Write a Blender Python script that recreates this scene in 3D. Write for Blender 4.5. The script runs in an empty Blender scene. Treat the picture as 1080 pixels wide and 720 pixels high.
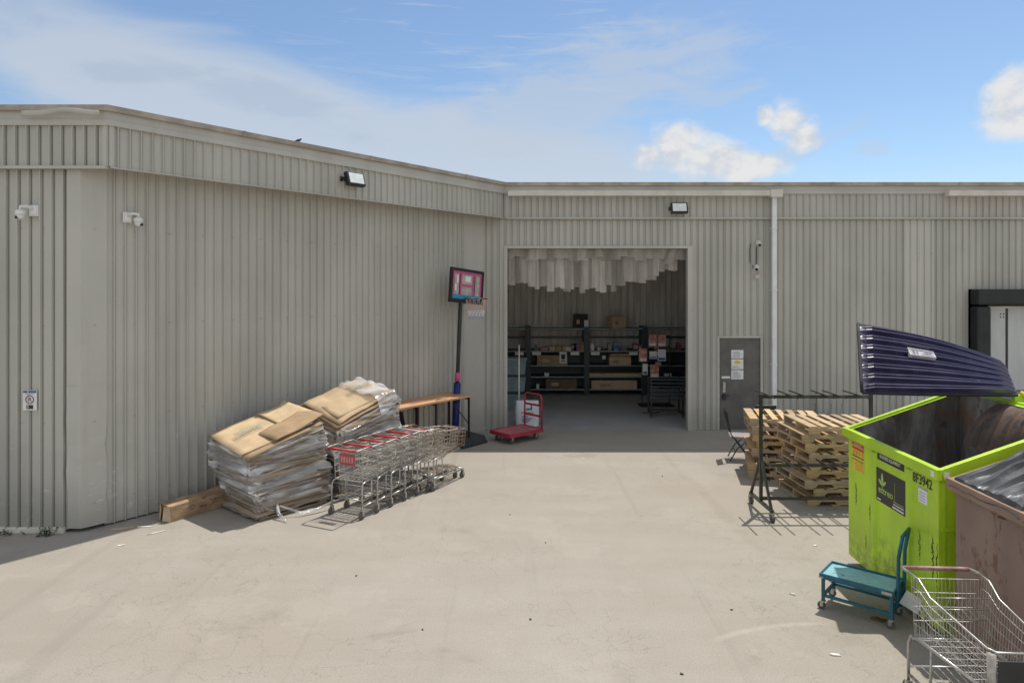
import bpy, bmesh, math, random
from mathutils import Vector, Matrix, noise as mnoise

R = math.radians
rnd = random.Random(11)
S = bpy.context.scene
COL = S.collection

# ------------------------------------------------------------------ node helpers
def new_mat(name):
    m = bpy.data.materials.new(name); m.use_nodes = True
    nt = m.node_tree
    return m, nt, nt.nodes['Principled BSDF']

class NB:
    """tiny node builder"""
    def __init__(s, nt): s.nt = nt
    def n(s, t, **kw):
        x = s.nt.nodes.new(t)
        for k, v in kw.items(): setattr(x, k, v)
        return x
    def link(s, a, b): s.nt.links.new(a, b)
    def put(s, sock, v):
        if hasattr(v, 'links') or hasattr(v, 'is_output'): s.link(v, sock)
        else: sock.default_value = v
    def math(s, op, a, b=None, c=None, clamp=False):
        x = s.n('ShaderNodeMath', operation=op, use_clamp=clamp)
        s.put(x.inputs[0], a)
        if b is not None: s.put(x.inputs[1], b)
        if c is not None: s.put(x.inputs[2], c)
        return x.outputs[0]
    def smooth(s, v, a, b, lo=0.0, hi=1.0):
        x = s.n('ShaderNodeMapRange', interpolation_type='SMOOTHSTEP')
        s.put(x.inputs[0], v); x.inputs[1].default_value = a; x.inputs[2].default_value = b
        x.inputs[3].default_value = lo; x.inputs[4].default_value = hi
        return x.outputs[0]
    def mix(s, f, a, b):
        x = s.n('ShaderNodeMix', data_type='RGBA')
        s.put(x.inputs[0], f); s.put(x.inputs[6], a); s.put(x.inputs[7], b)
        return x.outputs[2]
    def coord(s, kind='Object', scale=(1, 1, 1), rot=(0, 0, 0), loc=(0, 0, 0)):
        c = s.n('ShaderNodeTexCoord'); m = s.n('ShaderNodeMapping')
        s.link(c.outputs[kind], m.inputs[0])
        m.inputs['Scale'].default_value = scale; m.inputs['Rotation'].default_value = rot
        m.inputs['Location'].default_value = loc
        return m.outputs[0]
    def noise(s, vec, scale, detail=4, rough=.55, dist=0.0):
        x = s.n('ShaderNodeTexNoise'); s.link(vec, x.inputs['Vector'])
        x.inputs['Scale'].default_value = scale; x.inputs['Detail'].default_value = detail
        x.inputs['Roughness'].default_value = rough; x.inputs['Distortion'].default_value = dist
        return x.outputs[0]
    def bump(s, h, strength, dist, bsdf, normal=None):
        b = s.n('ShaderNodeBump'); b.inputs['Strength'].default_value = strength
        b.inputs['Distance'].default_value = dist; s.link(h, b.inputs['Height'])
        if normal is not None: s.link(normal, b.inputs['Normal'])
        s.link(b.outputs[0], bsdf.inputs['Normal'])
        return b.outputs[0]

def c4(c): return (c[0], c[1], c[2], 1.0)
def dark(c, k): return tuple(x * k for x in c)

def pmat(name, col, var=.25, scale=6.0, rough=.5, metal=0.0, bump=0.0, col2=None, stretch=(1, 1, 1),
         spots=None, spot_scale=9.0, spot_at=(.62, .7), rnd_amt=0.0, spec=.5):
    m, nt, b = new_mat(name); N = NB(nt)
    co = N.coord('Object', stretch)
    nz = N.noise(co, scale, 5)
    colr = N.mix(N.smooth(nz, .3, .7), c4(dark(col, 1 - var)), c4(col2 if col2 else dark(col, 1 + var * .6)))
    if spots is not None:
        n2 = N.noise(co, spot_scale, 6, .65)
        colr = N.mix(N.smooth(n2, spot_at[0], spot_at[1]), colr, c4(spots))
    if rnd_amt:
        oi = N.n('ShaderNodeObjectInfo')
        hs = N.n('ShaderNodeHueSaturation'); N.link(colr, hs.inputs['Color'])
        N.put(hs.inputs['Value'], N.math('MULTIPLY_ADD', oi.outputs['Random'], rnd_amt, 1 - rnd_amt * .5))
        colr = hs.outputs[0]
    N.link(colr, b.inputs['Base Color'])
    N.put(b.inputs['Roughness'], N.math('MULTIPLY_ADD', nz, .25, rough - .12))
    b.inputs['Metallic'].default_value = metal
    b.inputs['Specular IOR Level'].default_value = spec
    if bump: N.bump(N.noise(co, scale * 5, 4), bump, .01, b)
    return m

# ------------------------------------------------------------------ mesh builder
class MB:
    def __init__(s): s.v = []; s.f = []; s.mi = []
    def add(s, vs, fs, mi=0):
        o = len(s.v); s.v += [Vector(p) for p in vs]
        for f in fs: s.f.append([i + o for i in f]); s.mi.append(mi)
    def quad(s, a, b, c, d, mi=0): s.add([a, b, c, d], [(0, 1, 2, 3)], mi)
    def box(s, c, size, rz=0, mi=0, M=None):
        hx, hy, hz = size[0] / 2, size[1] / 2, size[2] / 2
        P = [Vector((x, y, z)) for z in (-hz, hz) for x, y in ((-hx, -hy), (hx, -hy), (hx, hy), (-hx, hy))]
        T = Matrix.Translation(c) @ (M if M else Matrix.Rotation(rz, 4, 'Z'))
        s.add([T @ p for p in P], [(0, 3, 2, 1), (4, 5, 6, 7), (0, 1, 5, 4), (1, 2, 6, 5), (2, 3, 7, 6), (3, 0, 4, 7)], mi)
    def bx(s, a, b, mi=0):
        s.box(((a[0] + b[0]) / 2, (a[1] + b[1]) / 2, (a[2] + b[2]) / 2), (abs(b[0] - a[0]), abs(b[1] - a[1]), abs(b[2] - a[2])), 0, mi)
    def bar(s, p, q, w, h=None, mi=0):
        """rectangular beam from p to q"""
        p, q = Vector(p), Vector(q); d = q - p; L = d.length
        if L < 1e-6: return
        h = w if h is None else h
        d.normalize()
        up = Vector((0, 0, 1)) if abs(d.z) < .95 else Vector((0, 1, 0))
        sx = d.cross(up).normalized(); uy = sx.cross(d).normalized()
        T = Matrix((sx, d, uy)).transposed().to_4x4()
        s.box((p + q) / 2, (w, L, h), 0, mi, T)
    def tube(s, pts, r, n=8, mi=0, cap=True, closed=False):
        pts = [Vector(p) for p in pts]; k = len(pts); rings = []; prev = None
        for i, p in enumerate(pts):
            if closed: t = (pts[(i + 1) % k] - pts[i - 1])
            else: t = pts[min(i + 1, k - 1)] - pts[max(i - 1, 0)]
            t.normalize()
            if prev is None:
                a = Vector((0, 0, 1)) if abs(t.z) < .9 else Vector((1, 0, 0))
                u = t.cross(a).normalized()
            else:
                u = (prev - t * prev.dot(t)).normalized()
            prev = u; w = t.cross(u)
            rr = r[i] if isinstance(r, (list, tuple)) else r
            rings.append([p + (u * math.cos(2 * math.pi * j / n) + w * math.sin(2 * math.pi * j / n)) * rr for j in range(n)])
        vs = [x for rg in rings for x in rg]; fs = []
        for i in range(k if closed else k - 1):
            i2 = (i + 1) % k
            for j in range(n):
                fs.append((i * n + j, i * n + (j + 1) % n, i2 * n + (j + 1) % n, i2 * n + j))
        if cap and not closed:
            fs.append(tuple(range(n))[::-1]); fs.append(tuple((k - 1) * n + j for j in range(n)))
        s.add(vs, fs, mi)
    def cyl(s, p, q, r, n=14, mi=0): s.tube([p, q], r, n, mi)
    def build(s, name, mat, parent=None, world=False, smooth=False, bevel=0, solid=0):
        me = bpy.data.meshes.new(name)
        vs = s.v
        if parent is not None and world:
            inv = parent_matrix(parent).inverted(); vs = [inv @ v for v in vs]
        me.from_pydata([tuple(v) for v in vs], [], s.f)
        for m in (mat if isinstance(mat, (list, tuple)) else [mat]): me.materials.append(m)
        if any(s.mi): me.polygons.foreach_set('material_index', s.mi)
        if smooth: me.polygons.foreach_set('use_smooth', [True] * len(s.f))
        me.update()
        o = bpy.data.objects.new(name, me); COL.objects.link(o)
        if parent is not None: o.parent = parent
        if solid:
            md = o.modifiers.new('solid', 'SOLIDIFY'); md.thickness = solid; md.offset = 0
        if bevel:
            md = o.modifiers.new('bevel', 'BEVEL'); md.width = bevel; md.segments = 2; md.limit_method = 'ANGLE'
        return o

def parent_matrix(p):
    M = Matrix.Translation(p.location) @ p.rotation_euler.to_matrix().to_4x4()
    return (parent_matrix(p.parent) @ M) if p.parent else M

def thing(name, label, cat, loc=(0, 0, 0), rz=0, group=None):
    o = bpy.data.objects.new(name, None); COL.objects.link(o)
    o.empty_display_size = .1
    o.location = loc; o.rotation_euler = (0, 0, rz)
    o['label'] = label; o['category'] = cat
    if group: o['group'] = group
    return o
def tag(o, label, cat, group=None):
    o['label'] = label; o['category'] = cat
    if group: o['group'] = group
    return o
def dup(root, loc, rz, label, group=None):
    r = root.copy(); COL.objects.link(r); r.location = loc; r.rotation_euler = (0, 0, rz)
    r['label'] = label
    if group: r['group'] = group
    for ch in list(root.children):
        c = ch.copy(); COL.objects.link(c); c.parent = r
        for g in list(ch.children):
            d = g.copy(); COL.objects.link(d); d.parent = c
    return r

def text_mesh(body, height, mat, name, parent, M, width=None, bold=0.0, align='CENTER'):
    cu = bpy.data.curves.new('writing', 'FONT'); cu.body = body; cu.size = 1.0
    cu.align_x = align; cu.align_y = 'CENTER'; cu.extrude = 0.0; cu.offset = bold
    cu.resolution_u = 3
    t = bpy.data.objects.new('writing', cu); COL.objects.link(t)
    dg = bpy.context.evaluated_depsgraph_get()
    me = bpy.data.meshes.new_from_object(t.evaluated_get(dg))
    bpy.data.objects.remove(t); bpy.data.curves.remove(cu)
    xs = [v.co.x for v in me.vertices]; ys = [v.co.y for v in me.vertices]
    sy = height / max(1e-6, max(ys) - min(ys)); sx = sy if width is None else width / max(1e-6, max(xs) - min(xs))
    cx, cy = (max(xs) + min(xs)) / 2, (max(ys) + min(ys)) / 2
    for v in me.vertices:
        v.co = M @ Vector(((v.co.x - cx) * sx, (v.co.y - cy) * sy, 0))
    me.materials.append(mat); me.name = name
    o = bpy.data.objects.new(name, me); COL.objects.link(o)
    if parent is not None: o.parent = parent
    return o
def frame_matrix(origin, xax, yax):
    x = Vector(xax).normalized(); y = Vector(yax).normalized(); z = x.cross(y)
    M = Matrix((x, y, z)).transposed().to_4x4(); M.translation = Vector(origin)
    return M

# ------------------------------------------------------------------ materials
def wall_material(name, base, streak=.18):
    m, nt, b = new_mat(name); N = NB(nt)
    co = N.coord('Object'); 
    big = N.noise(co, .55, 4)
    st = N.noise(N.coord('Object', (1.6, 1.6, .22)), 1.0, 4, .55)
    fine = N.noise(co, 22, 4)
    panel = N.n('ShaderNodeTexWhiteNoise', noise_dimensions='1D')
    sx = N.n('ShaderNodeSeparateXYZ'); N.link(co, sx.inputs[0])
    N.link(N.math('FLOOR', N.math('MULTIPLY', sx.outputs[0], 1.094)), panel.inputs['W'])
    v = N.math('ADD', N.math('MULTIPLY', big, .5), N.math('MULTIPLY', st, .5))
    c = N.mix(N.smooth(v, .35, .68), c4(dark(base, 1 - streak)), c4(dark(base, 1.06)))
    c = N.mix(N.math('MULTIPLY', panel.outputs[0], .14), c, c4(dark((base[0] * .98, base[1], base[2] * 1.02), .80)))
    # grime splashed up from the ground
    low = N.smooth(N.math('ADD', sx.outputs[2], N.math('MULTIPLY', big, .8)), .35, 1.1, 1, 0)
    c = N.mix(N.math('MULTIPLY', low, .34), c, (.24, .22, .19, 1))
    drip = N.math('MULTIPLY', N.smooth(N.noise(N.coord('Object', (5.5, 5.5, .12), (0, 0, 0), (4, 1, 0)), 1.0, 5, .6), .56, .70), N.smooth(N.noise(co, .8, 3), .42, .6))
    c = N.mix(N.math('MULTIPLY', drip, .30), c, (.30, .275, .235, 1))
    sm = N.math('MULTIPLY', N.smooth(N.noise(N.coord('Object', (2.2, 2.2, 5)), 2.0, 6, .7), .60, .68), N.smooth(sx.outputs[2], .3, 1.7, 1, 0))
    c = N.mix(N.math('MULTIPLY', sm, .45), c, (.80, .79, .77, 1))
    sp = N.smooth(N.noise(N.coord('Object', (3, 3, 1.6)), 7, 6, .7), .69, .74)
    c = N.mix(N.math('MULTIPLY', sp, .35), c, (.30, .26, .2, 1))
    c = N.mix(N.math('MULTIPLY', fine, .10), c, (.25, .24, .22, 1))
    # rows of fixing screws on the girts
    fx = N.math('ABSOLUTE', N.math('SUBTRACT', N.math('FRACT', N.math('MULTIPLY', sx.outputs[0], 3.28)), .5))
    row = None
    for zi in (.35, 1.45, 2.75, 4.05):
        dzv = N.math('LESS_THAN', N.math('ABSOLUTE', N.math('SUBTRACT', sx.outputs[2], zi)), .014)
        row = dzv if row is None else N.math('MAXIMUM', row, dzv)
    scw = N.math('MULTIPLY', row, N.math('LESS_THAN', fx, .045))
    c = N.mix(N.math('MULTIPLY', scw, .28), c, (.20, .18, .16, 1))
    N.link(c, b.inputs['Base Color'])
    N.put(b.inputs['Roughness'], N.math('MULTIPLY_ADD', big, .2, .40))
    N.bump(N.noise(co, 1.7, 4), .30, .05, b)
    return m

WALL = wall_material('painted_steel', (.54, .53, .478), .16)
WALL_FRESH = wall_material('newer_painted_steel', (.63, .615, .565), .1)
TRIM = wall_material('trim_steel', (.535, .52, .47), .14)
COPE = pmat('coping_steel', (.36, .31, .25), .2, 3, .45, col2=(.46, .41, .34))
PIPE = pmat('downpipe_paint', (.80, .81, .82), .08, 4, .4)
GUTTER = pmat('gutter_paint', (.66, .63, .56), .12, 3, .45)
INNER = pmat('inner_wall_steel', (.74, .70, .65), .2, 1.2, .6, stretch=(6, 6, .6))
INLIGHT = pmat('pale_lining', (.84, .82, .78), .08, 2, .7)
SOFFIT = pmat('soffit_steel', (.5, .46, .4), .15, 2, .6)
ROOF = pmat('roof_membrane', (.4, .39, .37), .15, 2, .8)
DOOR = pmat('door_paint', (.125, .122, .112), .25, 3, .42, spots=(.2, .2, .19), spot_at=(.66, .74))
BLACK = pmat('black_metal', (.022, .022, .024), .3, 8, .38, spots=(.09, .07, .055), spot_at=(.66, .75))
RACKMAT = pmat('dark_rack_steel', (.03, .03, .028), .3, 9, .4, spots=(.12, .08, .055), spot_at=(.6, .72))
RUBBER = pmat('rubber', (.025, .025, .027), .3, 8, .75)
SEAL = pmat('dock_foam_vinyl', (.015, .018, .02), .4, 3, .5, bump=.4)
DOCKDOOR = pmat('dock_door_panel', (.56, .58, .57), .1, 2, .45, stretch=(2, 2, .5))
WHITE = pmat('white_plastic', (.78, .78, .76), .08, 6, .4)
PAPER = pmat('paper_white', (.80, .80, .78), .06, 10, .7)
INK = pmat('ink_dark', (.035, .03, .04), .1, 10, .6)
INKRED = pmat('ink_red', (.55, .06, .03), .1, 10, .6)
YELLOW = pmat('sticker_yellow', (.72, .62, .06), .15, 10, .55)
ORANGE = pmat('ink_orange', (.75, .30, .02), .15, 10, .55)
GREEN_INK = pmat('ink_green', (.42, .62, .12), .1, 10, .5)
PLATE = pmat('sticker_black', (.03, .03, .032), .2, 8, .5)
GLASS_LAMP = pmat('lamp_glass', (.75, .80, .80), .1, 8, .12)
STEEL = pmat('zinc_wire', (.58, .57, .55), .2, 14, .34, metal=.85, spots=(.32, .22, .14), spot_scale=18, spot_at=(.60, .74))
STEEL_OLD = pmat('worn_zinc_wire', (.56, .54, .50), .2, 10, .42, metal=.4, spots=(.33, .24, .16), spot_scale=14, spot_at=(.56, .70))
TUBE = pmat('zinc_tube', (.50, .49, .47), .2, 10, .36, metal=.8, spots=(.30, .2, .13), spot_scale=16, spot_at=(.58, .72))
CASTER = pmat('caster_wheel', (.10, .095, .09), .3, 9, .6)
HUB = pmat('caster_metal', (.48, .47, .45), .2, 12, .35, metal=.8)
REDP = pmat('red_plastic', (.55, .03, .035), .2, 8, .4)
REDFADE = pmat('faded_red_board', (.42, .09, .09), .25, 7, .5, stretch=(1, 1, 1))
REDMETAL = pmat('red_painted_metal', (.42, .035, .06), .25, 9, .38, spots=(.16, .05, .05), spot_at=(.62, .74))
TEAL = pmat('teal_painted_metal', (.010, .115, .17), .22, 9, .4, spots=(.05, .05, .05), spot_at=(.66, .74))
TEALTOP = pmat('teal_worn_tray', (.27, .53, .60), .2, 5, .38, spots=(.05, .2, .26), spot_at=(.56, .72))
CARD = pmat('cardboard', (.56, .42, .265), .14, 4, .75, rnd_amt=.2, spec=.2)
CARD_DK = pmat('cardboard_brown', (.42, .295, .18), .18, 4, .78, rnd_amt=.25, spec=.2)
TEALINK = pmat('faded_teal_print', (.13, .30, .29), .4, 16, .7, col2=(.30, .36, .30))
PRINT = pmat('brown_print', (.25, .14, .08), .3, 16, .7)
TABLETOP = pmat('table_board', (.62, .345, .185), .15, 2, .5, stretch=(1, 6, 6))
PINK = pmat('pink_paint', (.60, .10, .26), .15, 10, .4)
BLUEPAD = pmat('blue_pad', (.010, .025, .16), .3, 8, .5)
SKYBLUE = pmat('board_blue', (.03, .28, .50), .15, 8, .4)
BOARDGREY = pmat('board_smoky', (.46, .44, .40), .15, 8, .25)
NETW = pmat('net_white', (.70, .68, .68), .1, 8, .8)
NETR = pmat('net_red', (.60, .34, .30), .15, 8, .8)
NETB = pmat('net_blue', (.30, .33, .46), .15, 8, .8)
SEAT = pmat('chair_seat_vinyl', (.30, .28, .27), .15, 9, .55)
def pvc_material():
    m, nt, b = new_mat('pvc_strip'); N = NB(nt)
    oi = N.n('ShaderNodeObjectInfo')
    sc = N.noise(N.coord('Object', (5, 5, .9)), 1.3, 5, .6)
    c = N.mix(N.smooth(sc, .35, .7), (.62, .58, .52, 1), (.38, .345, .30, 1))
    hs = N.n('ShaderNodeHueSaturation'); N.link(c, hs.inputs['Color'])
    N.put(hs.inputs['Value'], N.math('MULTIPLY_ADD', oi.outputs['Random'], .75, .5))
    N.link(hs.outputs[0], b.inputs['Base Color']); b.inputs['Roughness'].default_value = .22
    N.put(b.inputs['Alpha'], N.math('MULTIPLY_ADD', sc, .5, .34))
    return m
PVC = pvc_material()
SHELFM = pmat('shelf_steel', (.035, .05, .058), .3, 5, .45)
SHELFE = pmat('shelf_edge', (.30, .38, .38), .2, 5, .4)
TOTE = pmat('tote_plastic', (.20, .27, .31), .2, 4, .45, rnd_amt=.3)
SACK = pmat('sack_plastic', (.72, .74, .74), .1, 7, .35, bump=.5)
BLUEINK = pmat('ink_blue', (.05, .13, .34), .2, 10, .5)
POLEW = pmat('pole_wood', (.70, .64, .50), .12, 5, .5)
PINKC = pmat('card_pink', (.62, .20, .20), .3, 12, .6, col2=(.75, .42, .3))
WEED = pmat('weed_leaf', (.065, .10, .035), .35, 8, .7)
FEATHER = pmat('dark_feathers', (.03, .03, .035), .3, 20, .7)
LIDGREY = pmat('worn_black_plastic', (.085, .088, .092), .35, 4, .33, spots=(.19, .19, .19), spot_scale=5, spot_at=(.52, .7))
SPEC_LID = 1.0
LIDNAVY = pmat('navy_plastic', (.034, .028, .082), .3, 4, .27, spots=(.09, .085, .15), spot_scale=5, spot_at=(.58, .75), spec=SPEC_LID)
LIDPLATE = pmat('lid_badge', (.42, .40, .43), .25, 12, .45)
SCRAPW = pmat('scrap_paper', (.74, .72, .68), .1, 10, .8)
SCRAPD = pmat('scrap_dark', (.05, .045, .04), .3, 20, .8)

def wood_material():
    m, nt, b = new_mat('pallet_wood'); N = NB(nt)
    g = N.noise(N.coord('Object', (3, 30, 30)), 1.0, 5, .6, .6)
    big = N.noise(N.coord('Object'), 3.0, 3)
    oi = N.n('ShaderNodeObjectInfo')
    geo = N.n('ShaderNodeNewGeometry')
    c = N.mix(N.smooth(g, .3, .7), (.37, .255, .14, 1), (.57, .425, .26, 1))
    c = N.mix(N.math('MULTIPLY', N.smooth(big, .42, .62), .6), c, (.34, .29, .23, 1))
    hs = N.n('ShaderNodeHueSaturation'); N.link(c, hs.inputs['Color'])
    rv = N.math('ADD', N.math('MULTIPLY', oi.outputs['Random'], .35), N.math('MULTIPLY', geo.outputs['Random Per Island'], .62))
    N.put(hs.inputs['Value'], N.math('ADD', rv, .50))
    N.put(hs.inputs['Saturation'], N.math('MULTIPLY_ADD', oi.outputs['Random'], .35, .78))
    N.link(hs.outputs[0], b.inputs['Base Color'])
    b.inputs['Roughness'].default_value = .8; b.inputs['Specular IOR Level'].default_value = .2
    N.bump(g, .35, .004, b)
    return m
WOOD = wood_material()

def film_material():
    m, nt, b = new_mat('stretch_film'); N = NB(nt)
    st = N.noise(N.coord('Object', (.8, .8, 6), (R(12), R(-10), 0)), 1.0, 4, .5, .8)
    st2 = N.noise(N.coord('Object', (1.3, 1.3, 11), (R(-16), R(14), 0)), 1.0, 3, .5, .5)
    pat = N.noise(N.coord('Object', (1.4, 1.4, 2.4)), 1.6, 3)
    h = N.math('ADD', N.math('MULTIPLY', st, .6), N.math('MULTIPLY', st2, .4))
    N.link(N.mix(N.smooth(st2, .35, .7), (.50, .495, .49, 1), (.86, .86, .87, 1)), b.inputs['Base Color'])  # white streaks in the film colour stand in for sun glints
    b.inputs['Roughness'].default_value = .13
    b.inputs['Specular IOR Level'].default_value = 1.0
    b.inputs['Coat Weight'].default_value = .6; b.inputs['Coat Roughness'].default_value = .06
    a1 = N.smooth(h, .36, .64, .22, .88)
    N.put(b.inputs['Alpha'], N.math('MULTIPLY', a1, N.smooth(pat, .25, .6, .55, 1.0)))
    N.bump(h, .8, .06, b)
    return m
FILM = film_material()

def cardstack_material():
    m, nt, b = new_mat('cardboard_edges'); N = NB(nt)
    co = N.coord('Object')
    lay = N.noise(N.coord('Object', (.9, .9, 26)), 1.0, 4, .7)
    big = N.noise(co, 3, 4)
    c = N.mix(N.smooth(lay, .36, .62), (.10, .075, .055, 1), (.45, .35, .25, 1))
    c = N.mix(N.math('MULTIPLY', N.smooth(big, .5, .7), .5), c, (.40, .40, .40, 1))
    N.link(c, b.inputs['Base Color']); b.inputs['Roughness'].default_value = .85
    N.bump(lay, .8, .03, b)
    return m
CARDEDGE = cardstack_material()

def ground_material(name, lo, hi, stain):
    m, nt, b = new_mat(name); N = NB(nt)
    co = N.coord('Object')
    big = N.noise(co, .22, 5, .6, .3)
    mid = N.noise(co, 1.3, 6, .65)
    drag = N.noise(N.coord('Object', (.25, 1.6, 1), (0, 0, R(17))), 1.0, 6, .6, .5)
    fine = N.noise(co, 60, 3, .7)
    agg = N.noise(co, 240, 2, .6)
    v = N.math('ADD', N.math('ADD', N.math('MULTIPLY', big, .42), N.math('MULTIPLY', mid, .26)), N.math('MULTIPLY', drag, .32))
    c = N.mix(N.smooth(v, .36, .64), c4(lo), c4(hi))
    warm = N.smooth(N.noise(N.coord('Object', (1, 1, 1), (0, 0, 0), (7, 3, 0)), .33, 4), .5, .68)
    c = N.mix(N.math('MULTIPLY', warm, .35), c, (.37, .31, .245, 1))
    c = N.mix(N.math('MULTIPLY', N.smooth(fine, .38, .66), .38), c, c4(dark(lo, .68)))
    c = N.mix(N.math('MULTIPLY', N.smooth(agg, .5, .72), .22), c, c4(dark(hi, 1.25)))
    # oily stains
    st = N.smooth(N.noise(N.coord('Object', (.7, 1.1, 1), (0, 0, R(-30)), (3.3, 9.1, 0)), .9, 5, .6, .4), .60, .74)
    c = N.mix(N.math('MULTIPLY', st, .38), c, c4(stain))
    # hairline cracks, only in patches
    vor = N.n('ShaderNodeTexVoronoi', feature='DISTANCE_TO_EDGE'); vor.inputs['Scale'].default_value = 2.1
    warp = N.n('ShaderNodeVectorMath', operation='ADD')
    nn = N.n('ShaderNodeTexNoise'); N.link(co, nn.inputs['Vector']); nn.inputs['Scale'].default_value = 2.5; nn.inputs['Detail'].default_value = 5
    N.link(co, warp.inputs[0]); N.link(nn.outputs['Color'], warp.inputs[1]); N.link(warp.outputs[0], vor.inputs['Vector'])
    ck = N.math('MULTIPLY', N.smooth(vor.outputs['Distance'], .0, .012, 1, 0), N.smooth(N.noise(co, .45, 3), .44, .56))
    c = N.mix(N.math('MULTIPLY', ck, .28), c, c4(dark(lo, .42)))
    # tyre sweeps fanning out of the doorway
    ty = N.smooth(N.noise(N.coord('Object', (2.6, .10, 1), (0, 0, R(-6)), (.4, 0, 0)), 1.0, 5, .6, .25), .56, .68)
    c = N.mix(N.math('MULTIPLY', ty, .16), c, c4(dark(lo, .55)))
    pt = N.smooth(N.noise(N.coord('Object', (1, 1, 1), (0, 0, 0), (11, 5, 0)), .8, 7, .68), .54, .60)
    c = N.mix(N.math('MULTIPLY', pt, .16), c, c4(dark(hi, 1.18)))
    # a worn pale arc where something was dragged
    gx = N.n('ShaderNodeSeparateXYZ'); N.link(co, gx.inputs[0])
    def arc(cx, cy, r, w, x0, x1, amt, c):
        dx, dy = N.math('SUBTRACT', gx.outputs[0], cx), N.math('SUBTRACT', gx.outputs[1], cy)
        d = N.math('ABSOLUTE', N.math('SUBTRACT', N.math('SQRT', N.math('ADD', N.math('MULTIPLY', dx, dx), N.math('MULTIPLY', dy, dy))), r))
        d = N.math('ADD', d, N.math('MULTIPLY', N.math('SUBTRACT', N.noise(co, 9, 4), .5), .05))
        k = N.math('MULTIPLY', N.smooth(d, .0, w, 1, 0), N.math('MULTIPLY', N.smooth(gx.outputs[0], x0, x0 + .3), N.smooth(gx.outputs[0], x1 - .3, x1, 1, 0)))
        k = N.math('MULTIPLY', k, N.math('MULTIPLY', N.smooth(gx.outputs[1], cy, cy + .5), amt))
        return N.mix(k, c, c4(dark(hi, 1.22)))
    c = arc(2.95, 4.60, 2.02, .06, 1.75, 3.15, .42, c)
    c = arc(2.4, 10.2, 2.65, .05, 2.6, 3.5, .3, c)
    # dark specks
    v2 = N.n('ShaderNodeTexVoronoi', feature='F1'); v2.inputs['Scale'].default_value = 5.5; N.link(co, v2.inputs['Vector'])
    sp = N.smooth(v2.outputs['Distance'], .02, .055, 1, 0)
    c = N.mix(N.math('MULTIPLY', sp, .45), c, c4(dark(lo, .35)))
    N.link(c, b.inputs['Base Color'])
    b.inputs['Roughness'].default_value = .9; b.inputs['Specular IOR Level'].default_value = .25
    hgt = N.math('SUBTRACT', N.math('ADD', N.math('MULTIPLY', fine, .6), N.math('MULTIPLY', mid, .8)), N.math('MULTIPLY', ck, .8))
    N.bump(hgt, .35, .012, b)
    return m
GROUND = ground_material('yard_concrete', (.332, .302, .261), (.382, .353, .310), (.20, .175, .145))
FLOOR = ground_material('indoor_concrete', (.33, .33, .335), (.42, .42, .415), (.22, .215, .21))

def dumpster_paint(name, base, rust, scratch, scr_amt, rough=.38, rust_at=.66):
    m, nt, b = new_mat(name); N = NB(nt)
    co = N.coord('Object')
    big = N.noise(co, 1.6, 5)
    st = N.noise(N.coord('Object', (9, 9, .8)), 1.0, 6, .65)
    c = N.mix(N.smooth(big, .3, .7), c4(dark(base, .86)), c4(dark(base, 1.1)))
    c = N.mix(N.smooth(st, .63, .72, 0, .5), c, c4(dark(base, .55)))
    scr = N.smooth(N.noise(N.coord('Object', (7, 7, 1.7), (R(8), 0, 0)), 1.3, 7, .7), scr_amt, scr_amt + .03)
    c = N.mix(scr, c, c4(scratch))
    rs = N.smooth(N.noise(N.coord('Object', (1, 1, .55)), 5, 7, .72), rust_at, rust_at + .07)
    c = N.mix(N.math('MULTIPLY', rs, .7), c, c4(rust))
    N.link(c, b.inputs['Base Color'])
    N.put(b.inputs['Roughness'], N.math('MULTIPLY_ADD', big, .3, rough - .1))
    # grime and bare rust gather low down and along the corners
    sz = N.n('ShaderNodeSeparateXYZ'); N.link(co, sz.inputs[0])
    gr = N.math('MULTIPLY', N.smooth(N.math('ADD', sz.outputs[2], N.math('MULTIPLY', big, -.7)), -.25, .35, 1, 0), N.smooth(N.noise(co, 8, 6, .7), .40, .62))
    c = N.mix(N.math('MULTIPLY', gr, .75), c, c4(dark(rust, .8)))
    fs_ = N.smooth(N.noise(N.coord('Object', (14, 14, 5), (R(25), 0, 0)), 2.2, 7, .75), .66, .69)
    c = N.mix(N.math('MULTIPLY', fs_, .5), c, c4(dark(base, .38)))
    N.link(c, b.inputs['Base Color'])
    N.bump(N.noise(co, 2.0, 4, .6), .55, .06, b)
    return m
LIME = dumpster_paint('lime_paint', (.48, .72, .028), (.20, .22, .03), (.035, .035, .03), .745)
RUSTY = dumpster_paint('rusty_brown_paint', (.28, .20, .16), (.17, .08, .045), (.07, .055, .05), .655, .7, .54)
RUSTYRIM = dumpster_paint('rusty_rim', (.32, .21, .155), (.17, .075, .035), (.07, .05, .04), .66, .75)
def bin_inside():
    m, nt, b = new_mat('bin_inside'); N = NB(nt)
    co = N.coord('Object')
    st = N.noise(N.coord('Object', (3, 3, .7)), 1.0, 6, .65, .5)
    bl = N.noise(co, 2.2, 6, .65)
    c = N.mix(N.smooth(st, .36, .64), (.12, .105, .095, 1), (.36, .35, .33, 1))
    c = N.mix(N.smooth(bl, .50, .64, 0, .75), c, (.22, .115, .06, 1))
    c = N.mix(N.smooth(N.noise(N.coord('Object', (1, 1, 1), (0, 0, 0), (5, 2, 8)), 5, 6, .7), .58, .68, 0, .7), c, (.06, .055, .05, 1))
    N.link(c, b.inputs['Base Color']); b.inputs['Roughness'].default_value = .6
    N.bump(bl, .5, .05, b)
    return m
BININ = bin_inside()

# ------------------------------------------------------------------ ground
g = MB(); g.quad((-260, -260, 0), (260, -260, 0), (260, 260, 0), (-260, 260, 0))
go = g.build('ground', GROUND); go['kind'] = 'structure'

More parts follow.
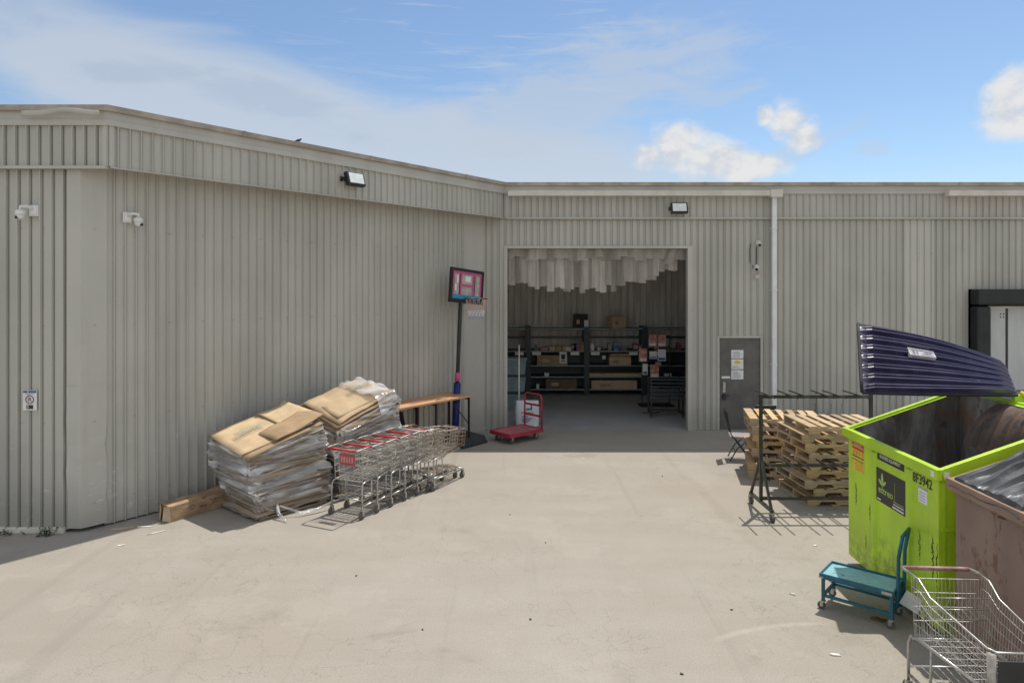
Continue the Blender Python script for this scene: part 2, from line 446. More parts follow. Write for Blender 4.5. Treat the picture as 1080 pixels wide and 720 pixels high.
# ------------------------------------------------------------------ warehouse
A = Vector((-5.76, 9.12)); B = Vector((-.61, 15.65))
DD = (B - A).normalized(); DN = Vector((DD.y, -DD.x))          # along / outward of the slanting wall
DL = (B - A).length
WY = 15.65
XL, XR = -30.0, 26.0
H = 5.66
wh = thing('warehouse', 'long beige ribbed steel warehouse with an open loading doorway', 'warehouse', (0, WY, 0))

def outline(dl, dd, db, xl=XL, xr=XR):
    """ground plan of the three fronts pushed outward by dl, dd, db"""
    yl, yb = A.y - dl, WY - db
    P = A + DN * dd
    t1 = (yl - P.y) / DD.y; t2 = (yb - P.y) / DD.y
    c1, c2 = P + DD * t1, P + DD * t2
    return [Vector((xl, yl)), c1, c2, Vector((xr, yb))]

PITCH = .152
def ribbed(mb, p0, p1, z0, z1, depth=.038, pitch=PITCH, phase=0.0, mi=0, zt=None):
    p0, p1 = Vector(p0), Vector(p1); d = (p1 - p0); L = d.length; d.normalize()
    n = Vector((d.y, -d.x))
    prof = [(0, 0), (.106, 0), (.115, 1), (.129, 1), (.135, 0), (.138, -1.1), (.148, -1.1), (.151, 0)]
    ts = [(0.0, None)]
    k = math.floor(-phase / pitch) - 1
    pts = []
    while True:
        b0 = k * pitch + phase
        if b0 > L: break
        for a, h in prof: pts.append((b0 + a * pitch / .152, h))
        k += 1
    def hat(t):
        for i in range(len(pts) - 1):
            if pts[i][0] <= t <= pts[i + 1][0]:
                w = pts[i + 1][0] - pts[i][0]
                return pts[i][1] + (pts[i + 1][1] - pts[i][1]) * ((t - pts[i][0]) / w if w > 1e-9 else 0)
        return 0
    seq = [(0.0, hat(0.0))] + [q for q in pts if 0 < q[0] < L] + [(L, hat(L))]
    vs = []
    for t, h in seq:
        q = p0 + d * t + n * (h * depth)
        vs += [(q.x, q.y, z0), (q.x, q.y, z1)]
    fs = [(2 * i, 2 * i + 2, 2 * i + 3, 2 * i + 1) for i in range(len(seq) - 1)]
    mb.add(vs, fs, mi)

# --- far front, parallel to the picture on the left
w = MB(); ribbed(w, (XL, A.y), (A.x - .17, A.y), .03, 5.5, phase=.03); w.build('wall', WALL, wh, True)
# --- slanting front
def onD(t, d=0.0): q = A + DD * t + DN * d; return (q.x, q.y)
w = MB(); ribbed(w, onD(.29), onD(7.55), .02, 5.5, pitch=.145); w.build('wall', WALL, wh, True)
w = MB(); w.quad((*onD(7.55, .012), 0), (*onD(DL, .012), 0), (*onD(DL, .012), 5.5), (*onD(7.55, .012), 5.5))
w.bar((*onD(7.56, .02), 0), (*onD(7.56, .02), 4.86), .03, .03)
w.build('corner_flashing', TRIM, wh, True)
# --- main front with its openings
OX0, OX1, OZ = -.11, 4.02, 4.16
DX0, DX1, DZ = 4.70, 5.74, 2.16
KX0, KX1, KZ = 10.46, 14.3, 3.23
w = MB()
ph = lambda x: -((x - 0.03) % PITCH)
def seg(x0, x1, z0, z1, mb): ribbed(mb, (x0, WY), (x1, WY), z0, z1, phase=ph(x0))
seg(B.x, OX0, 0, 5.5, w); seg(OX0, OX1, OZ, 5.5, w); seg(OX1, DX0, 0, 5.5, w); seg(DX0, DX1, DZ, 5.5, w); seg(DX1, 8.97, 0, 5.5, w)
seg(9.67, KX0, 0, 5.5, w); seg(KX0, KX1, KZ, 5.5, w); seg(KX1, XR, 0, 5.5, w)
w.build('wall', WALL, wh, True)
w = MB(); ribbed(w, (8.97, WY - .006), (9.67, WY - .006), 0, 4.85, phase=ph(8.97), pitch=.16); w.build('wall', WALL_FRESH, wh, True)
w = MB(); w.bx((8.955, WY - .034, 0), (8.985, WY - .004, 4.84)); w.build('seam_strip', TRIM, wh, True)

# corner cladding, upper fold and lower dented sheet
w = MB()
cf = [(A.x - .17, A.y - .026), (A.x - .02, A.y - .030), (A.x + .012, A.y - .024), onD(.06, .026), onD(.31, .028)]
nz_ = 24
for (zz0, zz1, off, amp, nlev) in ((1.93, 5.5, 0, .004, 6), (.05, 1.95, .006, .028, nz_)):
    cols = []
    fine = []
    for i in range(len(cf) - 1):
        a_, b_ = Vector(cf[i]), Vector(cf[i + 1])
        for q in range(4): fine.append(a_.lerp(b_, q / 4))
    fine.append(Vector(cf[-1]))
    vs = []
    for p in fine:
        for k in range(nlev + 1):
            z = zz0 + (zz1 - zz0) * k / nlev
            dn = mnoise.noise(Vector((p.x * 4, p.y * 4, z * 3.1 + off * 90))) * amp * (1.4 if z < 1.2 else .5)
            vs.append((p.x + .2 * off + dn * .3, p.y - off - abs(dn) * .3 + dn, z))
    n1 = nlev + 1
    fs = [(i * n1 + k, (i + 1) * n1 + k, (i + 1) * n1 + k + 1, i * n1 + k + 1) for i in range(len(fine) - 1) for k in range(nlev)]
    w.add(vs, fs)
w.build('corner_cladding', TRIM, wh, True, smooth=False)
# base flashing on the far front
w = MB(); w.bx((XL, A.y - .05, .0), (A.x - .2, A.y - .028, .055)); w.bx((XL, A.y - .028, 0), (A.x - .2, A.y - .002, .07)); w.build('base_flashing', GUTTER, wh, True)

# --- fascia
fo = outline(.07, .36, .045)
w = MB()
ribbed(w, fo[0], fo[1], 4.86, 5.42, phase=.05); ribbed(w, fo[1], fo[2], 4.86, 5.42, pitch=.148); ribbed(w, fo[2], fo[3], 4.86, 5.42, phase=.04)
w.build('fascia', WALL, wh, True)
w = MB(); w.bx((fo[1].x - .05, fo[1].y - .035, 4.862), (fo[1].x + .012, fo[1].y + .01, 5.42)); q = fo[1] + DD * .035 + DN * .005; w.box((q.x, q.y, 5.141), (.06, .05, .556), math.atan2(DD.y, DD.x)); w.build('fascia_corner', TRIM, wh, True)
def band(mb, dl, dd, db, z0, z1, th=.03, mi=0):
    a = outline(dl, dd, db); c = outline(dl - th, dd - th, db - th)
    for i in range(3):
        P = [a[i], a[i + 1], c[i + 1], c[i]]
        vs = [(p.x, p.y, z) for z in (z0, z1) for p in P]
        mb.add(vs, [(0, 1, 5, 4), (3, 2, 1, 0), (4, 5, 6, 7), (2, 3, 7, 6)] + ([(3, 0, 4, 7)] if i == 0 else []) + ([(1, 2, 6, 5)] if i == 2 else []), mi)
fp = outline(.112, .402, .087)
w = MB(); w.bx((XL, A.y - .125, 4.828), (fp[1].x - .02, A.y - .05, 4.866)); w.bx((fp[2].x + .03, WY - .10, 4.828), (XR, WY - .03, 4.866)); w.build('fascia_flashing', TRIM, wh, True)
w = MB(); p_, q_ = fo[1] + DD * .02, fo[2] - DD * .02; w.bar((p_.x, p_.y, 4.852), (q_.x, q_.y, 4.852), .06, .016); w.build('fascia_flashing', TRIM, wh, True)
w = MB(); band(w, .12, .41, .09, 5.40, 5.475, .10); band(w, .105, .395, .075, 5.475, 5.585, .12); w.build('fascia_trim', TRIM, wh, True)
w = MB(); band(w, .16, .45, .13, 5.585, H, .5); w.build('coping', COPE, wh, True)
# the underside between fascia and slanting wall
a_ = outline(.05, .34, .02); c_ = outline(-.05, -.05, -.05)
w = MB()
for i in range(3):
    w.add([(p.x, p.y, 4.90) for p in (a_[i], a_[i + 1], c_[i + 1], c_[i])], [(0, 1, 2, 3)])
w.build('soffit', SOFFIT, wh, True)
# coping joints
for t in (1.9, 4.4, 7.0):
    w = MB(); q = fo[1] + DD * t + DN * .093; w.box((q.x, q.y, 5.62), (.05, .012, .085), math.atan2(DD.y, DD.x)); w.build('coping_joint', COPE, wh, True)
for x in (1.6, 4.4, 7.3, 10.2, 13.0):
    w = MB(); w.box((x, WY - .135, 5.62), (.05, .012, .085)); w.build('coping_joint', COPE, wh, True)
# a length of trim torn loose at the corner
w = MB(); n_ = 18; vs = []
for i in range(n_ + 1):
    u = i / n_; x = fo[1].x - 1.05 + 1.02 * u
    lift = .10 * math.exp(-((u - .62) / .24) ** 2)
    y = A.y - .20 - lift * .9
    vs += [(x, y, 5.49 + .35 * lift), (x, y - .015, 5.565 + .20 * lift)]
w.add(vs, [(2 * i, 2 * i + 2, 2 * i + 3, 2 * i + 1) for i in range(n_)])
w.build('loose_trim', TRIM, wh, True, smooth=True, solid=.006)

# --- gutters and downpipe
w = MB()
for x0, x1 in ((fo[2].x + .10, 6.07), (9.86, 20.0)):
    w.bx((x0, WY - .26, 5.335), (x1, WY - .245, 5.452)); w.bx((x0, WY - .245, 5.335), (x1, WY - .10, 5.35)); w.bx((x0, WY - .262, 5.44), (x1, WY - .228, 5.458))
    w.bx((x0 - .004, WY - .262, 5.33), (x0 + .012, WY - .10, 5.45)); w.bx((x1 - .012, WY - .262, 5.33), (x1 + .004, WY - .10, 5.45))
w.build('gutter', GUTTER, wh, True)
w = MB(); w.bx((5.83, WY - .30, 5.30), (6.10, WY - .10, 5.46)); w.build('gutter_outlet', GUTTER, wh, True, bevel=.01)
w = MB(); w.bx((5.90, WY - .19, 0.04), (6.005, WY - .105, 5.32))
for z in (1.5, 3.2, 4.6): w.bx((5.885, WY - .197, z), (6.02, WY - .03, z + .03))
w.build('downpipe', PIPE, wh, True, bevel=.008)

# --- loading doorway trim
w = MB()
w.bx((OX0 - .07, WY - .05, 0), (OX0 + .004, WY + .14, OZ + .06)); w.bx((OX1 - .004, WY - .05, 0), (OX1 + .11, WY + .14, OZ + .06))
w.bx((OX0 + .004, WY - .055, OZ), (OX1 - .004, WY + .14, OZ + .058))
w.build('doorway_frame', TRIM, wh, True, bevel=.006)
# --- interior shell
IX0, IX1, IY, IZ = -.9, 8.6, 21.75, 5.25
w = MB(); ribbed(w, (IX0, IY), (IX1, IY), 0, IZ, depth=.03, pitch=.2)
w.build('inner_wall', INNER, wh, True)
w = MB()
w.bx((IX0 - .1, WY + .06, 0), (IX0, IY + .1, IZ)); w.bx((IX1, WY + .06, 0), (IX1 + .1, IY + .1, IZ))
w.bx((IX0, WY + .03, OZ + .06), (IX1, WY + .12, IZ)); w.bx((OX1 + .11, WY + .03, 0), (IX1, WY + .12, OZ + .06)); w.bx((IX0, WY + .03, 0), (OX0 - .07, WY + .12, OZ + .06))
w.build('inner_lining', INLIGHT, wh, True)
w = MB(); w.bx((IX0 - .1, WY + .05, IZ), (IX1 + .1, IY + .2, IZ + .08))
for y in (17.4, 19.2, 21.0): w.bx((IX0, y, IZ - .3), (IX1, y + .14, IZ))
w.build('ceiling', INLIGHT, wh, True)
w = MB(); w.quad((IX0, WY - .02, .004), (IX1, WY - .02, .004), (IX1, IY, .004), (IX0, IY, .004))
fl = w.build('floor', FLOOR); fl['kind'] = 'structure'
# --- roof
w = MB()
r_ = outline(-.1, .0, -.1)
w.add([(p.x, p.y, 5.5) for p in r_] + [(XR, 48, 5.5), (XL, 48, 5.5)], [(0, 1, 2, 3, 4, 5)])
w.build('roof', ROOF, wh, True)
w = MB(); w.bx((XL, 48, 0), (XR, 48.1, 5.6)); w.bx((XL - .1, A.y, 0), (XL, 48.1, 5.6)); w.bx((XR, WY, 0), (XR + .1, 48.1, 5.6)); w.build('wall', WALL, wh, True)

# --- personnel door
w = MB()
w.bx((DX0 - .005, WY - .03, 0), (DX0 + .05, WY + .1, DZ)); w.bx((DX1 - .05, WY - .03, 0), (DX1 + .005, WY + .1, DZ)); w.bx((DX0 + .05, WY - .03, DZ - .05), (DX1 - .05, WY + .1, DZ + .004))
w.build('door_frame', TRIM, wh, True, bevel=.005)
w = MB(); w.bx((DX0 + .052, WY + .01, .015), (DX1 - .052, WY + .055, DZ - .053))
door = w.build('door', DOOR, wh, True, bevel=.004)
w = MB(); w.bx((4.83, WY - .006, .86), (4.895, WY + .012, 1.10)); w.bx((4.835, WY - .022, .93), (4.89, WY - .006, 1.07)); hp = w.build('keypad', HUB, door, True, bevel=.004)
w = MB(); w.bx((4.825, WY - .05, .70), (4.90, WY + .012, .83)); w.bar((4.86, WY - .045, .80), (4.98, WY - .045, .80), .02); w.build('handle', BLACK, door, True, bevel=.006)
w = MB(); w.bx((4.81, WY + .0035, 1.185), (5.0, WY + .012, 1.235)); w.build('sticker', PAPER, door, True)
for k, (z0, z1) in enumerate(((1.645, 1.835), (1.395, 1.625), (1.165, 1.375))):
    w = MB(); w.bx((5.03, WY + .003, z0), (5.305, WY + .012, z1))
    nt_ = w.build('notice', PAPER, door, True)
    w = MB()
    if k == 1:
        cx, cz = 5.168, 1.555
        w.add([(cx - .10, WY + .001, cz), (cx, WY + .001, cz - .05), (cx + .10, WY + .001, cz), (cx, WY + .001, cz + .05)], [(0, 1, 2, 3)])
        w.build('hazard_diamond', YELLOW, nt_, True); w = MB()
    rows = [z0 + .03 + i * .027 for i in range(int((min(z1, 1.49 if k == 1 else 9) - z0 - .04) / .027))]
    for z in rows: w.bx((5.055, WY + .0015, z), (5.055 + .12 + .1 * rnd.random(), WY + .004, z + .011))
    w.build('print', pmat('notice_print', (.25, .27, .32), .1, 9, .7) if k == 0 else bpy.data.materials['notice_print'], nt_, True)

# --- dock shelter at the far end
w = MB()
def cushion(a, b): w.bx(a, b)
cushion((KX0, WY - .34, KZ - .36), (KX1, WY - .03, KZ - .0)); cushion((KX0, WY - .30, .9), (KX0 + .33, WY - .03, KZ - .385)); cushion((KX1 - .33, WY - .30, .9), (KX1, WY - .03, KZ - .385))
w.build('dock_seal', SEAL, wh, True, bevel=.05)
w = MB(); w.bx((KX0, WY - .06, 0), (KX1, WY + .1, .9)); w.build('dock_wall', pmat('dock_concrete', (.3, .29, .27), .2, 3, .9), wh, True)
w = MB()
for x0, x1 in ((KX0 + .34, 11.30), (11.36, 12.3), (12.36, KX1 - .34)):
    w.bx((x0, WY - .02, .92), (x1, WY + .03, KZ - .44))
w.bx((KX0 + .33, WY + .06, .9), (KX1 - .33, WY + .12, KZ - .39))
dk = w.build('dock_door', DOCKDOOR, wh, True, bevel=.006)
w = MB()
for cx in (KX0 + .43, 11.22):
    for z in (2.66, 2.59, 1.93, 1.86):
        if cx > 11 and z < 2.5: continue
        for dx in (-.035, .035): w.box((cx + dx, WY - .022, z), (.022, .012, .03))
w.bx((11.31, WY - .01, .92), (11.35, WY + .02, KZ - .46)); w.build('bolt_heads', BLACK, dk, True)
w = MB(); w.bx((KX0 + .33, WY - .03, KZ - .44), (KX1 - .33, WY + .05, KZ - .39)); w.build('dock_lintel', GUTTER, wh, True)

# ------------------------------------------------------------------ wall fittings
def floodlight(label, loc, rz, w_, h_):
    t = thing('floodlight', label, 'floodlight', loc, rz, 'floodlights under the roof edge')
    tilt = Matrix.Translation((0, -.14, 0)) @ Matrix.Rotation(R(-18), 4, 'X')
    m = MB(); m.box(tilt @ Vector((0, 0, 0)), (w_, .09, h_), 0, 0, Matrix.Rotation(R(-18), 4, 'X')); m.build('housing', BLACK, t, bevel=.012)
    m = MB(); m.box(tilt @ Vector((0, -.05, 0)), (w_ - .07, .012, h_ - .06), 0, 0, Matrix.Rotation(R(-18), 4, 'X')); m.build('lens', GLASS_LAMP, t, bevel=.004)
    m = MB(); m.bar((-w_ / 2 - .012, -.14, 0), (-w_ / 2 - .012, -.01, 0), .012, .04); m.bar((w_ / 2 + .012, -.14, 0), (w_ / 2 + .012, -.01, 0), .012, .04); m.bx((-w_ / 2 - .02, -.012, -.04), (w_ / 2 + .02, .0, .04)); m.build('bracket', BLACK, t)
    return t
q = fo[1] + DD * 3.96 + DN * .024
floodlight('black floodlight under the slanting roof edge, left of the corner', (q.x, q.y, 5.17), math.atan2(DD.y, DD.x), .38, .25)
floodlight('black floodlight over the open loading doorway', (3.78, WY - .07, 5.06), 0, .38, .25)

def dome_camera(label, loc, rz, side):
    t = thing('security_camera', label, 'security camera', loc, rz, 'white dome cameras')
    m = MB(); m.bx((-.06, -.05, -.075), (.06, -.024, .075)); m.bx((-.045, -.065, -.06), (.045, -.05, .06)); m.build('mounting_plate', WHITE, t, bevel=.008)
    m = MB(); m.tube([(0, -.06, .02), (side * .03, -.12, .05), (side * .10, -.15, .045), (side * .10, -.15, -.01)], .02, 10); m.build('arm', WHITE, t, smooth=True)
    m = MB()
    prof = [(.035, .0), (.058, -.01), (.062, -.045), (.058, -.07)]
    m.tube([(side * .10, -.15, z) for _, z in prof], [r for r, _ in prof], 16); m.build('cap', WHITE, t, smooth=True)
    m = MB()
    prof = [(.055, -.07), (.05, -.095), (.038, -.115), (.015, -.127)]
    m.tube([(side * .10, -.15, z) for _, z in prof], [r for r, _ in prof], 16); m.build('dome', WHITE, t, smooth=True)
    m = MB(); m.box((side * .125, -.185, -.10), (.045, .035, .04), R(30 * side)); m.build('lens', BLACK, t, bevel=.012)
    return t
dome_camera('white dome camera beside the parking sign, high on ribbed wall', (-6.36, A.y, 4.28), 0, -1)
q = onD(.57)
dome_camera('white dome camera on the slanting wall near smooth corner cladding', (q[0], q[1], 4.24), math.atan2(DD.y, DD.x), 1)

def bullet_camera(label, loc, aim):
    t = thing('bullet_camera', label, 'security camera', loc, 0, 'small bullet cameras by the downpipe')
    m = MB(); m.cyl((0, -.022, 0), (0, -.05, 0), .05, 16); m.tube([(0, -.05, 0), (0, -.1, .0), (aim * .02, -.13, -.02)], .016, 8); m.build('mount', WHITE, t, smooth=False)
    m = MB(); d = Vector((aim * .35, -.8, -.45)).normalized(); c = Vector((aim * .03, -.15, -.03)); m.cyl(c - d * .07, c + d * .07, .045, 16); m.build('housing', WHITE, t, bevel=.008)
    m = MB(); m.cyl(c + d * .0705, c + d * .078, .034, 16); m.build('lens', BLACK, t)
    return t
bullet_camera('small white bullet camera beside the downpipe, upper of two', (5.62, WY, 4.29), -.3)
bullet_camera('small white bullet camera beside the downpipe, lower of two', (5.59, WY, 3.74), -1)
m = MB(); m.tube([(5.46, WY - .03, 4.27), (5.44, WY - .03, 4.1), (5.45, WY - .03, 3.85), (5.50, WY - .03, 3.75), (5.57, WY - .03, 3.75)], .007, 6)
m.tube([(5.60, WY - .03, 4.2), (5.585, WY - .03, 3.8)], .008, 6)
tag(m.build('cable', SCRAPD), 'thin cable between two small wall cameras', 'cable')
m = MB(); m.bx((5.55, WY - .05, 3.47), (5.66, WY - .023, 3.56)); tag(m.build('junction_box', pmat('box_beige', (.62, .54, .47), .1, 8, .6), bevel=.006), 'small beige box under the lower bullet camera', 'junction box')

# parking sign
t = thing('parking_sign', 'small white no parking sign on ribbed wall', 'sign', (-6.42, A.y - .026, 1.76))
m = MB(); m.bx((-.095, -.006, -.135), (.095, 0, .135)); m.build('plate', PAPER, t, bevel=.004)
FM = frame_matrix((0, -.0085, 0), (1, 0, 0), (0, 0, 1))
m = MB(); m.tube([(math.cos(a) * .052, -.009, math.sin(a) * .052 + .01) for a in [i * math.pi / 12 for i in range(24)]], .006, 4, closed=True)
m.bar((-.035, -.009, .045), (.035, -.009, -.025), .004, .006); m.build('emblem', pmat('ink_maroon', (.24, .05, .07), .1, 9, .6), t)
text_mesh('P', .055, INK, 'writing', t, frame_matrix((0, -.0078, .01), (1, 0, 0), (0, 0, 1)), bold=.02)
m = MB(); m.bx((-.088, -.0075, .098), (.088, -.006, .128)); m.build('header', BLUEINK, t)
text_mesh('NO PARKING', .012, INK, 'writing', t, frame_matrix((0, -.0078, .083), (1, 0, 0), (0, 0, 1)), width=.11)
m = MB(); m.bx((-.045, -.0075, -.115), (.045, -.006, -.062)); m.build('tow_symbol', INK, t)

# bird on the roof edge
bm_ = MB(); q = fo[1] + DD * 2.93 + DN * -.02
bz = H
prof = [(.7 * a, .6 * z, .62 * r) for a, z, r in [(-.10, .012, .006), (-.06, .02, .018), (-.02, .04, .034), (.03, .062, .036), (.06, .085, .024), (.075, .10, .021), (.09, .105, .013), (.105, .103, .003)]]
ca, sa = DD.x, DD.y
bm_.tube([(q.x + ca * a, q.y + sa * a, bz + .02 + z) for a, z, r in prof], [r for _, _, r in prof], 10)
bm_.tube([(q.x, q.y, bz - .001), (q.x, q.y, bz + .04)], .004, 5); bm_.tube([(q.x + .02, q.y + .01, bz - .001), (q.x + .02, q.y + .01, bz + .04)], .004, 5)
tag(bm_.build('bird', FEATHER, smooth=True), 'tiny dark bird perched on the slanting roof edge', 'bird')

# ------------------------------------------------------------------ strip curtain
t = thing('strip_curtain', 'bundled pale plastic strip curtain hanging from top of the doorway', 'strip curtain', (OX0, WY + .2, OZ))
x = .03; i = 0
def strip(x, y, wd, z_bot, curl, lean):
    m = MB(); n = 7; rows = 9; vs = []
    for j in range(rows + 1):
        v = j / rows; z = .03 + (z_bot - .03) * v
        for k in range(n + 1):
            u = k / n - .5
            bulge = curl * (1 - 4 * u * u)
            vs.append((x + wd * u + lean * v, y - bulge + .02 * v * math.sin(x * 9), z + .012 * u * math.sin(x * 31)))
    n1 = n + 1
    m.add(vs, [(j * n1 + k, j * n1 + k + 1, (j + 1) * n1 + k + 1, (j + 1) * n1 + k) for j in range(rows) for k in range(n)])
    m.build('strip', PVC, t, smooth=True)
while x < 4.0:
    u = x / 4.1
    base = -.80 - .22 * math.sin(min(1, u * 1.25) * math.pi) * (1 if u < .8 else .6)
    if u > .78: base = -.86 + (u - .78) * 2.1
    if u < .05: base = -.80
    strip(x, rnd.uniform(-.02, .07), rnd.uniform(.12, .19), base + .06 + rnd.uniform(-.10, .10), rnd.uniform(.005, .03), rnd.uniform(-.018, .018))
    x += rnd.uniform(.09, .125)
x = .02
while x < 4.1:
    strip(x, -.07 + rnd.uniform(-.01, .02), .26, -.24 + rnd.uniform(-.06, .07), rnd.uniform(.0, .04), rnd.uniform(-.02, .02)); x += .19
strip(3.86, -.11, .24, -.36, .06, -.16)
m = MB(); m.bx((.02, -.05, -.01), (4.09, .12, .045)); m.build('rail', BLACK, t)

# ------------------------------------------------------------------ indoor shelving
def shelving(label, x0, wd, y=20.75):
    t = thing('shelving_unit', label, 'shelving', (x0, y, .004), 0, 'dark shelving along the inner wall')
    d = .6
    for xx in (.03, wd - .03):
        for yy in (0, d):
            m = MB(); m.bx((xx - .04, yy - .03, 0), (xx + .04, yy + .03, 2.08)); m.build('post', SHELFM, t)
    for z in (.14, .52, .86, 1.30, 1.98):
        m = MB(); m.bx((.07, -.02, z), (wd - .07, d + .02, z + .05)); sh = m.build('shelf', SHELFM, t)
        m = MB(); m.bx((.07, -.027, z + .02), (wd - .07, -.0205, z + .05)); m.build('edge_strip', SHELFE, sh)
    m = MB(); m.bx((.07, d + .035, .05), (wd - .07, d + .05, 1.36)); m.build('dark_backing', SHELFM, t)  # dark sheet added so the space behind the shelves looks black
    m = MB(); m.bar((.07, d - .02, 1.72), (wd - .07, d - .02, 1.72), .05, .06); m.build('brace', SHELFM, t)
    for xx in (wd * .14, wd * .80) if wd > 1.2 else (wd * .5,):
        m = MB(); m.bx((xx - .13, -.034, 1.22), (xx + .13, -.0285, 1.315)); m.build('price_tag', PAPER, t)
    return t
shelving('dark shelving behind the pale pole, narrowest in view', -.80, 1.28)
shelving('dark shelving holding the tall black carton', .50, 1.76)
shelving('dark shelving holding the long flat cartons', 2.28, 1.76)
shelving('dark shelving behind the card display', 4.06, 1.76)

def carton(label, c, size, mat=CARD, rz=0, name='carton', tape=True, group=None):
    """a box with taped flaps"""
    t = thing(name, label, 'carton', (c[0], c[1], c[2]), rz, group)
    m = MB(); m.bx((-size[0] / 2, -size[1] / 2, 0), (size[0] / 2, size[1] / 2, size[2])); m.build('box', mat, t, bevel=.006)
    if tape:
        m = MB(); m.bx((-size[0] / 2 - .001, -.03, size[2] * .55), (-size[0] / 2 + .001, .03, size[2] + .001)); m.bx((-size[0] / 2, -.03, size[2]), (size[0] / 2, .03, size[2] + .0015))
        m.bx((-size[0] * .32, -size[1] / 2 - .0015, size[2] * .3), (-size[0] * .08, -size[1] / 2, size[2] * .62)) if size[2] > .2 else None
        m.build('tape', CARD_DK if mat is CARD else CARD, t)
    return t
CG = 'cartons on the indoor shelving'
SY = 21.0; dz = .006
carton('tall black and brown carton on top of the shelving', (2.1, SY, 2.03 + dz), (.42, .4, .42), pmat('carton_black', (.035, .03, .028), .3, 4, .7), 0, group=CG)
m = MB(); m.bx((2.2, SY - .215, 2.08), (2.33, SY - .203, 2.28)); tag(m.build('paper_tag', PAPER), 'white paper tag on the tall black carton', 'tag')
carton('small brown carton alone on top of the shelving', (3.2, SY, 2.03 + dz), (.46, .42, .36), CARD, R(20), group=CG)
carton('flat brown carton on a shelf below price tags', (1.22, SY - .05, .91 + dz), (.92, .5, .30), CARD_DK, 0, group=CG)
carton('wide dark brown carton on the lowest shelf', (1.5, SY, .19 + dz), (.95, .5, .30), pmat('carton_dim', (.17, .115, .075), .2, 4, .8), 0, group=CG)
carton('squarish taped carton under a thin flat one', (3.28, SY - .05, .91 + dz), (.66, .5, .25), CARD, 0, group=CG)
carton('thin flat carton lying on the squarish taped carton', (3.28, SY - .05, 1.163 + dz), (.62, .45, .10), CARD_DK, 0, group=CG)
carton('long slim carton above the longest carton', (3.1, SY - .05, .57 + dz), (1.5, .45, .09), CARD, 0, group=CG)
carton('longest low carton on the bottom shelf', (3.1, SY - .05, .19 + dz), (1.38, .5, .26), CARD, 0, group=CG)
for k, (x, w_) in enumerate(((1.23, .17), (1.42, .19), (1.63, .18), (1.84, .2))):
    carton('small mixed packet in a row above the price tags', (x, SY - .1, 1.353), (w_, .2, .13 + .02 * (k % 2)), CARD_DK if k % 2 else CARD, rnd.uniform(-.1, .1), 'packet', False, 'packets in a row above the price tags')
carton('brown packet standing near the tall black carton', (2.16, SY - .1, 1.353), (.14, .2, .26), CARD_DK, 0, 'packet', False)
carton('pale packet standing just past the shelving post', (2.45, SY - .1, 1.353), (.11, .18, .2), PAPER, 0, 'packet', False)
rc_ = random.Random(77)
for k in range(34):
    bay = rc_.choice((.62, 2.40, 4.2)); x = bay + rc_.uniform(.05, 1.5); z = rc_.choice((1.353, 1.353, .913, .573, .573, .193, 1.353))
    if z < 1 and (1.0 < x < 2.0 or 2.4 < x < 3.85): continue
    w_, h_ = rc_.uniform(.08, .22), rc_.uniform(.08, .24)
    m = MB(); m.bx((x, 20.78, z), (x + w_, 20.78 + .2, z + h_)); m.bx((x + .01, 20.7765, z + h_ * .3), (x + w_ - .01, 20.7795, z + h_ * .7), 1)
    tag(m.build('goods_packet', [rc_.choice((CARD_DK, SHELFM, TOTE, PAPER, REDFADE)), rc_.choice((PAPER, CARD, BLUEINK))]), 'small labelled packet among the clutter on indoor shelving', 'packet', 'cluttered packets on the indoor shelving')
t = thing('shelf_notice', 'white notice with dark square hanging from shelf edge', 'notice', (1.55, 20.70, .98))
m = MB(); m.bx((-.11, -.012, 0), (.11, -.004, .34)); m.build('sheet', PAPER, t)
m = MB(); m.bx((-.06, -.0145, .12), (.06, -.012, .27)); m.bx((-.07, -.0145, .05), (.07, -.012, .08)); m.build('print', INK, t)
for x, z, s in ((1.15, 1.06, .16), (1.37, 1.1, .1), (2.74, 1.1, .1)):
    m = MB(); m.bx((x, 20.715, z), (x + s, 20.722, z + .11)); tag(m.build('shelf_card', PAPER), 'small white card hanging under the shelf edge', 'card', 'small cards under the shelf edge')
for k, lab in enumerate(('blue grey tote at the bottom of the doorway stack', 'blue grey tote in the middle of the doorway stack', 'blue grey tote on top of the doorway stack')):
    t = thing('tote', lab, 'tote', (.06, 18.6, .004 + k * .456), R(-3 + 4 * k), 'totes stacked inside the doorway')
    m = MB(); z0, z1 = 0, .40
    m.add([(-.27, -.2, z0), (.27, -.2, z0), (.27, .2, z0), (-.27, .2, z0), (-.31, -.23, z1), (.31, -.23, z1), (.31, .23, z1), (-.31, .23, z1)], [(0, 3, 2, 1), (4, 5, 6, 7), (0, 1, 5, 4), (1, 2, 6, 5), (2, 3, 7, 6), (3, 0, 4, 7)])
    m.build('tub', TOTE, t, bevel=.01)
    m = MB(); m.bx((-.33, -.25, .402), (.33, .25, .452)); m.build('lid', SHELFM if k != 2 else TOTE, t, bevel=.01)
# pole standing in the doorway
m = MB(); m.tube([(.16, 16.25, .004), (.17, 16.3, 1.9)], .017, 10)
tag(m.build('wooden_pole', POLEW, smooth=True), 'slim pale pole standing upright inside the loading doorway', 'pole')
